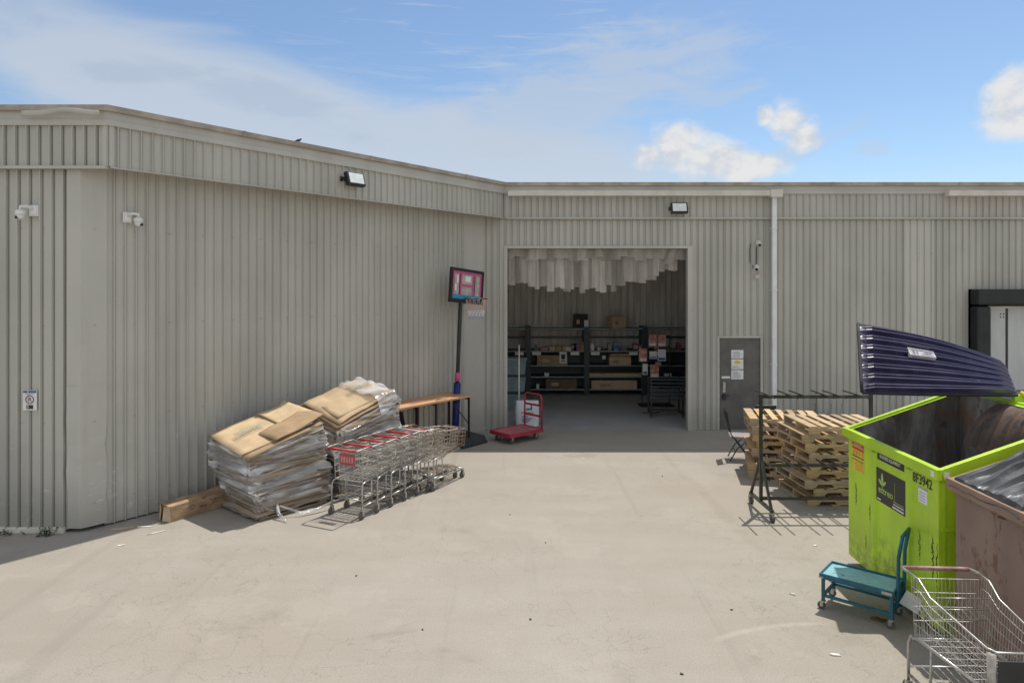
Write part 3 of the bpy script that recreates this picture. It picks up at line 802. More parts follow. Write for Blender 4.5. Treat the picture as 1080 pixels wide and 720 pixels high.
# white sack
t = thing('sack', 'white printed sack standing just inside the doorway', 'sack', (.36, 16.15, .004), R(-4))
m = MB(); nu, nv = 20, 12; vs = []
for j in range(nv + 1):
    v = j / nv
    for k in range(nu):
        a = 2 * math.pi * k / nu; cx_, cy_ = math.cos(a), math.sin(a)
        sgn = lambda q_: (abs(q_) ** .45) * (1 if q_ > 0 else -1)
        rr = 1 + .05 * math.sin(v * math.pi) + .025 * mnoise.noise(Vector((cx_ * 2, cy_ * 2, v * 4)))
        th = .12 * (1 - .35 * v ** 3)
        vs.append((sgn(cx_) * .27 * rr, sgn(cy_) * th * rr, v * .60 + .012 * mnoise.noise(Vector((cx_ * 3, cy_, v)))))
m.add(vs, [(j * nu + k, j * nu + (k + 1) % nu, (j + 1) * nu + (k + 1) % nu, (j + 1) * nu + k) for j in range(nv) for k in range(nu)] + [tuple(nv * nu + k for k in range(nu))])
m.build('bag', SACK, t, smooth=True)
m = MB(); y_ = -.142
m.bx((-.02, y_, .40), (.12, y_ + .008, .43)); m.bx((.09, y_, .43), (.12, y_ + .008, .51))
for i_, z in enumerate((.11, .15, .19, .24)): m.bx((-.12, y_, z), (.03 + .05 * (i_ % 3), y_ + .008, z + .014))
m.build('print', BLUEINK, t)
m = MB(); m.bx((-.14, y_, .325), (.16, y_ + .008, .34)); m.build('print_line', INKRED, t)

# slatted trolley and card display
t = thing('slatted_trolley', 'dark slatted metal trolley just inside the doorway', 'trolley', (3.86, 17.3, .004), R(-4))
m = MB()
for x in (-.36, .42):
    for y in (-.25, .3): m.bx((x - .02, y - .02, .06), (x + .02, y + .02, .98))
m.bar((-.36, -.25, .12), (-.36, .3, .12), .03); m.bar((-.36, .3, .12), (.42, .3, .12), .03); m.bar((.42, -.25, .12), (.42, .3, .12), .03); m.bar((-.55, -.02, .09), (-.1, .1, .09), .03, .02); m.build('frame', BLACK, t)
for z in (.5, .58, .68, .77, .86, .95):
    m = MB(); m.bx((-.40, -.282, z), (.5, -.272, z + .035)); m.build('slat', SHELFM, t)
m = MB(); m.bx((-.36, -.25, .62), (.42, .3, .64)); m.build('tray', SHELFM, t)
for x in (-.36, .42):
    m = MB(); m.cyl((x - .015, -.25, .03), (x + .015, -.25, .03), .03); m.build('wheel', CASTER, t)
for k, (x, z) in enumerate(((-.12, .665), (.15, .665), (-.12, .765), (.15, .765), (-.1, .865), (.16, .865))):
    m = MB(); m.bx((x - .13, -.2 + .03 * k, z), (x + .13, .12, z + .075)); tag(m.build('booklet_pack', (PAPER, BLUEINK)[1 if k == 3 else 0]), 'white and blue packet lying in the slatted trolley', 'packet', 'packets in the slatted trolley')
t = thing('display_stand', 'black wire stand carrying pink and orange cards', 'display stand', (4.02, 18.9, .004))
m = MB()
for x in (-.42, .34): m.bar((x, 0, 0), (x, 0, 1.95), .025)
for z in (.9, 1.25, 1.60, 1.93): m.bar((-.42, 0, z), (.34, 0, z), .02)
m.bx((-.5, -.25, 0), (.42, .25, .04)); m.build('frame', BLACK, t)
for k, (x, z, w_, h_, mm) in enumerate(((-.13, 1.64, .22, .32, PINKC), (.12, 1.64, .22, .32, PINKC), (-.40, 1.22, .22, .36, PINKC), (-.12, 1.3, .2, .2, PAPER), (.12, 1.24, .22, .32, PAPER), (-.34, .86, .14, .3, PAPER), (-.08, .78, .24, .36, PINKC))):
    m = MB(); m.bx((x - w_ / 2, -.04, z), (x + w_ / 2, -.02, z + h_)); cd = m.build('card', mm, t)
    m = MB(); m.bx((x - w_ / 2 + .02, -.0425, z + .02), (x + w_ / 2 - .02, -.04, z + h_ * .28)); m.build('caption', (PAPER if mm is PINKC else BLUEINK), cd)

# ------------------------------------------------------------------ pallets
def make_pallet(label, loc, rz, group, seed):
    r = random.Random(seed)
    t = thing('pallet', label, 'pallet', loc, rz, group)
    L, W_ = 1.20, 1.02
    m = MB(); n = 7
    for k in range(n):
        x = -L / 2 + .05 + (L - .10) * k / (n - 1); wd = .135 if k in (0, n - 1) else .10
        if k in (0, n - 1): x += .018 * (1 if k == 0 else -1)
        m.box((x + r.uniform(-.008, .008), r.uniform(-.008, .008), .1235), (wd, W_, .017), r.uniform(-.01, .01))
    m.build('top_deck', WOOD, t)
    m = MB()
    for k in range(4):
        x = -L / 2 + .068 + (L - .136) * k / 3
        m.box((x, r.uniform(-.006, .006), .0085), (.12, W_, .017), r.uniform(-.008, .008))
    m.build('bottom_deck', WOOD, t)
    # notched stringers run along the length
    for y in (-W_ / 2 + .02, 0, W_ / 2 - .02):
        m = MB(); z0, z1 = .018, .1145; zn = .066
        xs = [(-L / 2, z0), (-L / 2 + .15, z0), (-L / 2 + .19, zn), (-L / 2 + .40, zn), (-L / 2 + .44, z0), (L / 2 - .44, z0), (L / 2 - .40, zn), (L / 2 - .19, zn), (L / 2 - .15, z0), (L / 2, z0)]
        vs = []
        for x, z in xs: vs += [(x, y - .019, z), (x, y + .019, z), (x, y - .019, z1), (x, y + .019, z1)]
        fs = []
        for k in range(len(xs) - 1):
            a = 4 * k; b = a + 4
            fs += [(a, b, b + 2, a + 2), (a + 1, a + 3, b + 3, b + 1), (a + 2, b + 2, b + 3, a + 3), (a, a + 1, b + 1, b)]
        fs += [(0, 2, 3, 1), (len(vs) - 4, len(vs) - 3, len(vs) - 1, len(vs) - 2)]
        m.add(vs, fs); m.build('stringer', WOOD, t)
    return t
PH = .133
ordn = ['bottom', 'second', 'third', 'fourth', 'fifth', 'sixth', 'seventh', 'eighth', 'top']
r2 = random.Random(5)
for k in range(9):
    jx, jy, jr = r2.uniform(-.10, .06), r2.uniform(-.06, .06), r2.uniform(-.04, .04)
    if k == 0: jx = -.03
    where = 'bottom pallet' if k == 0 else 'top pallet' if k == 8 else ordn[k] + ' pallet from the bottom'
    make_pallet(where + ' in the stack beside the lime dumpster', (5.03 + jx, 10.68 + jy, k * PH), R(1) + jr, 'pallets stacked beside the lime dumpster', 100 + k)
for k in range(8):
    jx, jy, jr = r2.uniform(-.05, .08), r2.uniform(-.05, .05), r2.uniform(-.05, .05)
    if k < 2: jx -= .12; jr -= .05
    where = 'bottom pallet' if k == 0 else 'top pallet' if k == 7 else ordn[k] + ' pallet from the bottom'
    make_pallet(where + ' in the stack next to the chair', (4.80 + jx, 11.98 + jy, k * PH * .97), R(-12) + jr, 'pallets stacked next to the chair', 200 + k)

# ------------------------------------------------------------------ spiked rolling rack
t = thing('rolling_rack', 'black rolling rack with long prongs before the pallets', 'rack', (3.62, 9.93, 0), R(0))
RW = 1.60
for x in (0, RW):
    m = MB(); m.bar((x, 0, .17), (x, 0, 1.71), .042); m.build('upright', RACKMAT, t)
    m = MB(); m.bar((x, -.44, .15), (x, .44, .15), .042); m.bar((x - .0, -.40, .17), (x, -.02, .78), .034); m.bar((x, .40, .17), (x, .02, .78), .034)
    m.build('foot', RACKMAT, t)
    for y in (-.42, .42):
        m = MB(); m.bar((x, y, .08), (x, y, .13), .05, .06); m.bar((x - .03, y, .03), (x - .03, y, .1), .006, .05); m.bar((x + .03, y, .03), (x + .03, y, .1), .006, .05)
        cs = m.build('caster', HUB, t)
        m = MB(); m.cyl((x - .022, y - .02, .052), (x + .022, y - .02, .052), .052, 16); m.build('wheel', CASTER, cs)
for z, nm in ((1.675, 'rail'), (.68, 'rail'), (.20, 'rail')):
    m = MB(); m.bar((.021, 0, z), (RW - .021, 0, z), .04, .045); m.build(nm, RACKMAT, t)
for z in (1.675, .68):
    for px_ in (.06, .38, .56, .89, 1.06, 1.37):
        m = MB(); m.tube([(px_, -.36, z + .035), (px_, .36, z + .035)], .012, 8); m.build('prong', RACKMAT, t)

# ------------------------------------------------------------------ chairs
def make_chair(label, loc, rz):
    """seat opens toward local -y"""
    t = thing('chair', label, 'chair', loc, rz)
    m = MB()
    for x in (-.2, .2):
        m.tube([(x, -.20, 0), (x, .02, .30), (x, .17, .50), (x, .26, .93)], .011, 8)
        m.tube([(x, .19, 0), (x, .06, .24), (x, -.17, .43)], .011, 8)
    m.tube([(-.2, .26, .93), (.2, .26, .93)], .011, 8); m.tube([(-.2, .1, .2), (.2, .1, .2)], .008, 6); m.build('frame', BLACK, t, smooth=False)
    m = MB(); m.box((0, -.01, .445), (.40, .40, .05)); m.build('seat', SEAT, t, bevel=.018)
    m = MB(); m.box((0, .236, .80), (.385, .035, .26), 0, 0, Matrix.Rotation(R(-11), 4, 'X')); m.build('backrest', RUBBER, t, bevel=.012)
    return t
ch = make_chair('black folding chair with grey seat beside stacked pallets', (4.33, 13.0, 0), R(78))
dup(ch, (5.02, 13.75, 0), R(180), 'black chair behind the pallets with only its back showing')
dup(ch, (-1.92, 13.05, 0), R(120), 'dark chair tucked under the brown table')

# ------------------------------------------------------------------ dumpsters
def make_dumpster(label, loc, rz, paint, rim, D=1.30, W_=1.83, hf=1.585, slope=.36):
    """local x = depth from the low front at 0, local y = width, origin at near front corner"""
    t = thing('dumpster', label, 'dumpster', loc, rz)
    th = .03; z0 = .10
    top = lambda x: hf + slope * x
    m = MB()
    def wallsheet(o0, o1, i0, i1):
        # outer line o0-o1, inner line i0-i1 in plan
        P = []
        for p in (o0, o1, i1, i0): P.append((p[0], p[1], z0)); 
        for p in (o0, o1, i1, i0): P.append((p[0], p[1], top(p[0]) - .01))
        m.add(P, [(0, 1, 5, 4)], 0); m.add(P, [(2, 3, 7, 6)], 1); m.add(P, [(4, 5, 6, 7)], 0)
    wallsheet((0, W_), (0, 0), (th, W_ - th), (th, th))
    wallsheet((0, 0), (D, 0), (th, th), (D - th, th))
    wallsheet((D, 0), (D, W_), (D - th, th), (D - th, W_ - th))
    wallsheet((D, W_), (0, W_), (D - th, W_ - th), (th, W_ - th))
    m.quad((0, 0, z0), (0, W_, z0), (D, W_, z0), (D, 0, z0), 0); m.quad((th, th, z0 + .02), (D - th, th, z0 + .02), (D - th, W_ - th, z0 + .02), (th, W_ - th, z0 + .02), 1)
    # pressed stiffeners on the low front
    for y in (.50, 1.22):
        vs = []
        for z in (z0 + .02, hf - .13): vs += [(0, y - .055, z), (-.022, y - .03, z), (-.022, y + .03, z), (0, y + .055, z)]
        m.add(vs, [(1, 0, 4, 5), (2, 1, 5, 6), (3, 2, 6, 7), (4, 7, 6, 5)], 0)
    m.bx((-.012, -.012, z0), (.05, .0, hf - .12), 0); m.bx((D * .30, -.03, .5), (D * .62, -.001, .85), 0)
    m.bx((.02, -.018, 1.02), (D - .02, -.0005, 1.05), 0)
    b = m.build('body', [paint, BININ], t)
    m = MB(); rh = .10; rw = .055
    def rail(p, q):
        p, q = Vector(p), Vector(q); m.bar(p, q, rw, rh)
    rail((-rw / 2, -rw, hf - rh / 2 + .01), (-rw / 2, W_ + rw, hf - rh / 2 + .01)); rail((D + rw / 2, -rw, top(D) - rh / 2 + .01), (D + rw / 2, W_ + rw, top(D) - rh / 2 + .01))
    for y in (-rw / 2, W_ + rw / 2): rail((.002, y, top(0) - rh / 2 + .011), (D - .002, y, top(D) - rh / 2 + .011))
    m.build('rim', rim, t, bevel=.006)
    for a in ((.12, .12), (.12, W_ - .3), (D - .3, .12), (D - .3, W_ - .3)):
        m = MB(); m.bx((a[0], a[1], 0), (a[0] + .18, a[1] + .18, .1)); m.build('skid', rim, t)
    return t
GD = make_dumpster('lime green dumpster with its striped navy lid flung open', (3.93, 6.28, 0), -.038, LIME, LIME)
# striped lid, warped, hinged on the high back edge
BL, TL, BR_, TR = Vector((3.70, 7.2, 2.16)), Vector((4.04, 7.95, 2.84)), Vector((5.30, 7.16, 2.14)), Vector((5.80, 8.02, 2.34))
NU, NV = 30, 168; m = MB(); vs = []
def lid_pt(u, v):
    p = BL.lerp(BR_, u).lerp(TL.lerp(TR, u), v)
    du = (BR_ - BL).lerp(TR - TL, v); dv = (TL - BL).lerp(TR - BR_, u)
    n = du.cross(dv).normalized()
    s_ = v * 7 % 1.0
    rib = max(0, min(1, min((s_ - .06) / .07, (.58 - s_) / .07))) if 0.02 < v < .985 else 0
    edge = min(1, min(u, 1 - u) / .05)
    groove = -.022 if abs(s_ - .32) < .11 and rib >= 1 else 0
    bow = .10 * math.sin(u * math.pi) * (v - .3)
    return p + n * (rib * .05 * edge + groove * edge + .04 * math.sin(math.pi * u) * (.25 + .75 * v)) + Vector((0, .0, bow * .5))
for i in range(NU + 1):
    for j in range(NV + 1): vs.append(lid_pt(i / NU, j / NV))
n1 = NV + 1
m.add(vs, [(i * n1 + j, (i + 1) * n1 + j, (i + 1) * n1 + j + 1, i * n1 + j + 1) for i in range(NU) for j in range(NV)])
lid = m.build('lid', LIDNAVY, GD, True, solid=.008)
m = MB(); 
m.tube([lid_pt(0, k / 6) + Vector((-.01, 0, 0)) for k in range(7)], .018, 8)
m.tube([lid_pt(k / 8, 0) + Vector((0, 0, -.012)) for k in range(9)], .016, 8)
m.build('lid_edge', RUBBER, lid, True, smooth=True)
m = MB(); a_, b_, c_, d_ = [lid_pt(u, v) for u, v in ((.30, .50), (.475, .50), (.475, .68), (.30, .68))]
nn_ = (b_ - a_).cross(d_ - a_).normalized() * .04
m.add([a_ + nn_, b_ + nn_, c_ + nn_, d_ + nn_, a_, b_, c_, d_], [(0, 1, 2, 3), (4, 5, 1, 0), (5, 6, 2, 1), (6, 7, 3, 2), (7, 4, 0, 3)])
badge = m.build('badge', LIDPLATE, lid, True, bevel=.006)
m = MB(); n2_ = nn_ * 1.06
def bq(u0, u1, v0, v1):
    P = [lid_q(u, v) + n2_ for u, v in ((u0, v0), (u1, v0), (u1, v1), (u0, v1))]; m.add(P, [(0, 1, 2, 3)])
lid_q = lambda u, v: a_.lerp(b_, u).lerp(d_.lerp(c_, u), v)
bq(.14, .22, .2, .85); bq(.30, .34, .2, .85); bq(.42, .62, .72, .8); bq(.42, .9, .18, .24); bq(.55, .85, .42, .5); bq(.66, .72, .42, .85); bq(.8, .86, .42, .85)
m.build('print', pmat('badge_print', (.16, .14, .17), .2, 12, .6), badge, True)
# hinge rod and yellow strap at the back corner
m = MB(); m.cyl((5.36, 6.3, 2.1), (5.42, 8.1, 2.1), .022, 10)
for y in (6.5, 7.15, 7.9): m.bx((5.27, y, 2.0), (5.41, y + .05, 2.13))
m.build('hinge', LIME, GD, True)
m = MB(); m.tube([(5.33, 7.16, 2.16), (5.40, 7.10, 2.11), (5.46, 7.02, 2.06)], [.02, .035, .02], 8); m.build('hinge_strap', YELLOW, GD, True, smooth=True)
# second lid: hangs folded down inside
m = MB(); vs = []; nA, nB = 14, 40
for i in range(nA + 1):
    u = i / nA
    for j in range(nB + 1):
        v = j / nB
        y = 6.36 + .92 * v
        ang = u * 1.25
        x = 5.19 - (.10 + .30 * v) * math.sin(ang); z = 2.02 - .22 * u - .50 * (1 - math.cos(ang)) * (1.2 - .6 * v)
        s_ = v * 7 % 1
        vs.append((x + (.02 if .1 < s_ < .5 else 0), y, z))
n1 = nB + 1
m.add(vs, [(i * n1 + j, i * n1 + j + 1, (i + 1) * n1 + j + 1, (i + 1) * n1 + j) for i in range(nA) for j in range(nB)])
m.build('lid', pmat('dirty_lid', (.13, .085, .06), .35, 4, .6, spots=(.05, .045, .045), spot_at=(.5, .65)), GD, solid=.01, world=True)

# writing on the green front: reads from far to near
def on_face(y, z, off=.004): return frame_matrix((-off, y, z), (0, -1, 0), (0, 0, 1))
def plate(nm, y0, y1, z0, z1, mat, parent, off=.003):
    m = MB(); m.bx((-off - .0, y0, z0), (-.0005, y1, z1)); return m.build(nm, mat, parent)
st = plate('sticker', .60, 1.14, 1.40, 1.485, PLATE, GD, .004)
text_mesh('BUSINESS EQUIPMENT', .042, PAPER, 'writing', st, on_face(.87, 1.442, .006), width=.42, bold=.012)
lg = plate('logo_panel', .58, 1.16, .955, 1.31, PLATE, GD, .004)
m = MB()
def leaf(cy, cz, a, L, Wd):
    d = Vector((0, -math.sin(a), math.cos(a))); s_ = Vector((0, math.cos(a), math.sin(a)))
    P = [Vector((-.006, cy, cz)), None, None, None]
    c = Vector((-.006, cy, cz))
    m.add([c, c + d * L * .35 + s_ * Wd, c + d * L * .75 + s_ * Wd * .7, c + d * L, c + d * L * .75 - s_ * Wd * .7, c + d * L * .35 - s_ * Wd], [(0, 5, 4, 3, 2, 1)])
leaf(1.03, 1.15, 0, .13, .026); leaf(1.03, 1.14, R(55), .10, .02); leaf(1.03, 1.14, R(-55), .10, .02); m.bar((-.006, 1.03, 1.10), (-.006, 1.03, 1.16), .002, .012)
m.build('sprout_emblem', GREEN_INK, lg)
text_mesh('estreo', .06, GREEN_INK, 'writing', lg, on_face(.96, 1.085, .006), width=.30, bold=.012)
m = MB(); m.bx((-.006, .77, 1.02), (-.004, .775, 1.24)); m.bx((-.006, .60, 1.035), (-.004, .80, 1.045)); m.build('rule', pmat('ink_gold', (.40, .36, .12), .1, 9, .6), lg)
m = MB(); m.bx((-.006, .60, 1.008), (-.004, .80, 1.018)); m.bx((-.006, 1.06, .972), (-.004, 1.14, .985)); m.bx((-.006, .60, .972), (-.004, .82, .988)); m.build('small_print', PAPER, lg)
text_mesh('8F3942', .095, INK, 'writing', GD, on_face(.275, 1.405, .004), width=.33, bold=.014)
s2 = plate('sticker', .19, .34, 1.19, 1.32, PAPER, GD)
m = MB(); m.bx((-.006, .19, 1.322), (-.0005, .34, 1.336)); 
for z in (1.21, 1.235, 1.26, 1.285): m.bx((-.005, .22, z), (-.003, .32, z + .008))
m.build('print', pmat('faint_print', (.45, .45, .52), .1, 9, .6), s2)
s3 = plate('warning_sticker', 1.44, 1.74, 1.14, 1.47, YELLOW, GD)
m = MB(); m.bx((-.005, 1.45, 1.425), (-.003, 1.73, 1.462)); m.bx((-.005, 1.45, 1.385), (-.003, 1.73, 1.412)); m.build('red_band', INKRED, s3)
m = MB(); m.bx((-.005, 1.45, 1.30), (-.003, 1.73, 1.312)); m.bx((-.005, 1.45, 1.262), (-.003, 1.73, 1.27)); m.build('black_band', INK, s3)
text_mesh('WARNING', .03, PAPER, 'writing', s3, on_face(1.59, 1.443, .0065), width=.2)
m = MB()
for y in (1.48, 1.55, 1.62, 1.69): m.bx((-.005, y - .02, 1.325), (-.003, y + .02, 1.37))
for z in (1.16, 1.185, 1.21, 1.235): m.bx((-.005, 1.47, z), (-.003, 1.70 - .05 * rnd.random(), z + .01))
m.build('print', ORANGE, s3)
# worn scrapes, chalk marks on the corner
SCRAPE = pmat('scrape_dark', (.07, .08, .03), .4, 20, .8)
def scrape(y0, z0, ln, wd, seed):
    m = MB(); r = random.Random(seed); n = 26; vs = []
    for k in range(n + 1):
        v = k / n; h = wd * .55 * math.sin(math.pi * v) ** .6 * r.uniform(.2, 1.2) + .001
        c = y0 + .03 * r.uniform(-.5, .5)
        vs += [(-.003, c - h, z0 + ln * v), (-.003, c + h, z0 + ln * v)]
    m.add(vs, [(2 * k, 2 * k + 2, 2 * k + 3, 2 * k + 1) for k in range(n)]); m.build('scrape', SCRAPE, GD)
scrape(1.64, .74, .26, .022, 1); scrape(.10, .52, .42, .022, 2); scrape(.32, .62, .30, .012, 3); scrape(1.31, .66, .2, .012, 4); scrape(.03, .35, .55, .018, 5); scrape(1.4, .32, .16, .01, 6)
m = MB(); m.bx((-.0575, -.02, 1.515), (-.056, .035, 1.57)); m.bx((.015, -.0575, 1.52), (.06, -.056, 1.575)); m.build('chalk_mark', PAPER, GD)

BD = make_dumpster('rusty brown dumpster under a worn black lid', (3.86, 4.24, 0), -.05, RUSTY, RUSTYRIM, W_=1.84, hf=1.545)
# black lids closed: ribs and raised diagonals
for y0, y1 in ((.0, .90), (.94, 1.84)):
    m = MB(); NU, NV = 70, 70; vs = []
    for i in range(NU + 1):
        u = i / NU
        for j in range(NV + 1):
            v = j / NV; x = -.06 + 1.42 * u; y = y0 + (y1 - y0) * v
            z = 1.545 + .36 * x + .035 + .05 * math.sin(u * math.pi) * math.sin(v * math.pi)
            e = min(u, 1 - u, v, 1 - v)
            # nested chevrons pressed into the sheet
            kx = max(0, u - .50 - .35 * abs(v - .45)); k = v * 5.0 if kx <= 0 else u * 7.5 + abs(v - .45) * 2.6; s_ = k % 1.0
            rib = max(0, min(1, min((s_ - .10) / .10, (.66 - s_) / .10)))
            z += .05 * rib * min(1, e / .06) * min(1, .25 + u * 3)
            if e < .02: z -= .06
            vs.append((x, y, z + .05 * mnoise.noise(Vector((x * 2.2, y * 2.2, 1))) + .022 * mnoise.noise(Vector((x * 6, y * 6, 4)))))
    n1 = NV + 1
    m.add(vs, [(i * n1 + j, (i + 1) * n1 + j, (i + 1) * n1 + j + 1, i * n1 + j + 1) for i in range(NU) for j in range(NV)])
    m.build('lid', LIDGREY, BD, solid=.008)

# ------------------------------------------------------------------ shopping carts
def make_cart(label, loc, rz, fine, wire, tube_m, handle_m, group=None, plate_m=None, red_back=False, bumper=False):
    """local y runs from the handle to the nose"""
    t = thing('shopping_cart', label, 'shopping cart', loc, rz, group)
    hw = lambda y: .275 - .07 * (y / .95)                # half width of the basket
    ztop = lambda y: .985 if y < .16 else (.985 - (y - .16) * .55 if y < .30 else .905 - (y - .30) * .10)
    zbot = lambda y: .50 + .06 * y
    Y0, Y1 = .06, .94
    rw = .0028 if fine else .0042
    m = MB()
    step = .034 if fine else .088
    ny = int((Y1 - Y0) / step)
    for sgn in (-1, 1):
        for i in range(ny + 1):
            y = Y0 + (Y1 - Y0) * i / ny
            m.tube([(sgn * hw(y) * .90, y, zbot(y)), (sgn * hw(y), y, ztop(y))], rw * (.8 if not fine else .85), 4, cap=False)
        for f in (0, .2, .4, .6, .8):
            m.tube([(sgn * hw(y) * (.90 + .10 * f), y, zbot(y) + (ztop(y) - zbot(y)) * f) for y in (Y0, .16, .30, .6, Y1)], rw * 1.25, 5, cap=False)
    nx = 16 if fine else 7
    for i in range(nx + 1):                                      # floor and nose wires
        f = -1 + 2 * i / nx
        m.tube([(f * hw(Y0) * .9, Y0, zbot(Y0)), (f * hw(Y1) * .9, Y1, zbot(Y1)), (f * hw(Y1), Y1 + .015, ztop(Y1))], rw * .85, 4, cap=False)
    for i in range(10 if fine else 6):
        y = Y0 + (Y1 - Y0) * i / (9 if fine else 5)
        m.tube([(-hw(y) * .9, y, zbot(y)), (hw(y) * .9, y, zbot(y))], rw, 4, cap=False)
    for f in (.0, .25, .5, .75):
        m.tube([(-hw(Y1) * (.9 + .1 * f), Y1 + .015 * f, zbot(Y1) + (ztop(Y1) - zbot(Y1)) * f), (hw(Y1) * (.9 + .1 * f), Y1 + .015 * f, zbot(Y1) + (ztop(Y1) - zbot(Y1)) * f)], rw * 1.2, 4, cap=False)
    m.build('basket', wire, t, smooth=True)
    m = MB()                                                     # heavy rail round the top
    path = [(-hw(0), .0, .985)] + [(-hw(y), y, ztop(y)) for y in (.16, .22, .30, .6, .9)] + [(-hw(Y1) + .03, Y1 + .015, ztop(Y1)), (hw(Y1) - .03, Y1 + .015, ztop(Y1))] + [(hw(y), y, ztop(y)) for y in (.9, .6, .30, .22, .16)] + [(hw(0), .0, .985)]
    m.tube(path, .0075 if fine else .008, 6); m.build('top_rail', wire, t, smooth=True)
    m = MB()                                                     # back gate and child seat
    for i in range((16 if fine else 6) + 1):
        f = -1 + 2 * i / (16 if fine else 6)
        m.tube([(f * .24, .07, .51), (f * .25, .05, .95)], rw * .85, 4, cap=False)
    for z in (.51, .62, .73, .84, .95): m.tube([(-.25, .065 - .03 * (z - .5), z), (.25, .065 - .03 * (z - .5), z)], rw * 1.15, 4, cap=False)
    for i in range(9 if fine else 5):
        f = -1 + 2 * i / (8 if fine else 4)
        m.tube([(f * .22, .07, .72), (f * .21, .20, .70), (f * .2, .28, .90)], rw * .85, 4, cap=False)
    m.tube([(-.2, .28, .90), (.2, .28, .90)], rw * 1.4, 5); m.tube([(-.21, .20, .70), (.21, .20, .70)], rw * 1.2, 5); m.tube([(-.2, .25, .8), (.2, .25, .8)], rw * 1.2, 5)
    m.build('seat_gate', wire, t, smooth=True)
    m = MB(); m.tube([(-.255, -.09, .975), (.255, -.09, .975)], .017, 10); m.build('handle', handle_m, t, smooth=True)
    m = MB()
    for sgn in (-1, 1): m.tube([(sgn * .265, -.10, .975), (sgn * .275, .02, .985)], .011, 8)
    m.build('handle_bracket', tube_m, t)
    m = MB()                                                     # tubular chassis
    r_ = .0125
    for sgn in (-1, 1):
        m.tube([(sgn * .27, .02, .12), (sgn * .27, .02, .42), (sgn * .262, .04, .485), (sgn * .25, .12, .50), (sgn * .19, .80, .535)], r_, 8)
        m.tube([(sgn * .27, .03, .175), (sgn * .245, .35, .17), (sgn * .175, .92, .15)], r_, 8)
        m.tube([(sgn * .24, .28, .17), (sgn * .235, .28, .505)], r_ * .8, 8)
    m.tube([(-.27, .05, .25), (.27, .05, .25)], r_ * .8, 8); m.tube([(-.175, .92, .15), (.175, .92, .15)], r_, 8); m.tube([(-.26, .03, .46), (.26, .03, .46)], r_ * .7, 8)
    m.build('chassis', tube_m, t, smooth=True)
    m = MB()
    for i in range(9):
        f = -1 + 2 * i / 8; m.tube([(f * .25, .05, .25), (f * .16, .86, .20)], .004, 4, cap=False)
    for y in (.05, .32, .6, .86): m.tube([(-(.25 - .1 * y), y, .25 - .06 * y), (.25 - .1 * y, y, .25 - .06 * y)], .005, 4)
    m.build('lower_tray', wire, t, smooth=True)
    for sgn in (-1, 1):
        for y, xx in ((.02, .27), (.90, .175)):
            m = MB(); x = sgn * xx
            m.bar((x - .02, y, .05), (x - .02, y, .115), .005, .035); m.bar((x + .02, y, .05), (x + .02, y, .115), .005, .035); m.bx((x - .024, y - .02, .115), (x + .024, y + .02, .13))
            f = m.build('caster', HUB, t)
            m = MB(); m.cyl((x - .014, y - .012, .055), (x + .014, y - .012, .055), .055, 18); m.build('wheel', CASTER, f)
    if red_back:
        m = MB(); m.bx((-.135, .026, .73), (.135, .036, .89)); rb = m.build('advert_board', REDFADE, t, bevel=.004)
        m = MB()
        for i in range(5): m.bx((-.11 + i * .047, .0245, .77), (-.085 + i * .047, .0262, .85))
        m.build('print', pmat('faded_print', (.62, .32, .30), .2, 9, .6), rb)
    if bumper:
        m = MB(); m.bx((-.185, Y1 + .035, .56), (.185, Y1 + .045, .80)); m.build('nose_panel', PLATE, t, bevel=.006)
        for sgn in (-1, 1):
            m = MB(); m.tube([(sgn * .205, Y1 + .01, .545), (sgn * .207, Y1 + .012, .83)], .028, 10); m.build('corner_guard', pmat('corner_guard_plastic', (.42, .40, .35), .3, 14, .6), t, smooth=True)
    return t

rowdir = Vector((.155, .285, 0)); base = Vector((-2.36, 9.70, 0)); RZ = R(-25.5)
CGp = 'shopping carts nested in a row beside the wrapped cardboard'
c0 = make_cart('nested shopping cart with faded red board, end of row', base, RZ, False, STEEL_OLD, TUBE, REDP, CGp, red_back=True)
plain = make_cart('red handled nested cart directly after the faded board cart', base + rowdir, RZ + R(1), False, STEEL_OLD, TUBE, REDP, CGp)
for k, lab in ((2, 'third red handled cart of the nested row, counted from faded board cart'), (3, 'fourth red handled cart of the nested row, counted from faded board cart'), (4, 'last red handled cart before the grey handled one in row')):
    dup(plain, base + rowdir * k, RZ + R((-1, 1, -1)[k - 2]), lab)
gc = make_cart('grey handled rusty cart in the nested row', base + rowdir * 4.85 + Vector((.03, -.05, 0)), RZ - R(5), False, STEEL_OLD, TUBE, pmat('grey_handle', (.55, .54, .53), .1, 8, .45), CGp)
make_cart('rustiest cart at the doorway end of nested row', base + rowdir * 5.2 + Vector((.06, -.10, 0)), RZ - R(8), False, pmat('rusty_wire', (.42, .33, .24), .3, 10, .5, metal=.5, spots=(.26, .14, .07), spot_scale=12, spot_at=(.45, .65)), TUBE, REDP, CGp)

make_cart('empty wire shopping cart with black nose panel by dumpsters', (3.44, 5.46, 0), math.pi - .06, True, STEEL, TUBE, pmat('worn_red_handle', (.42, .17, .16), .3, 9, .5, col2=(.55, .42, .40)), None, bumper=True)

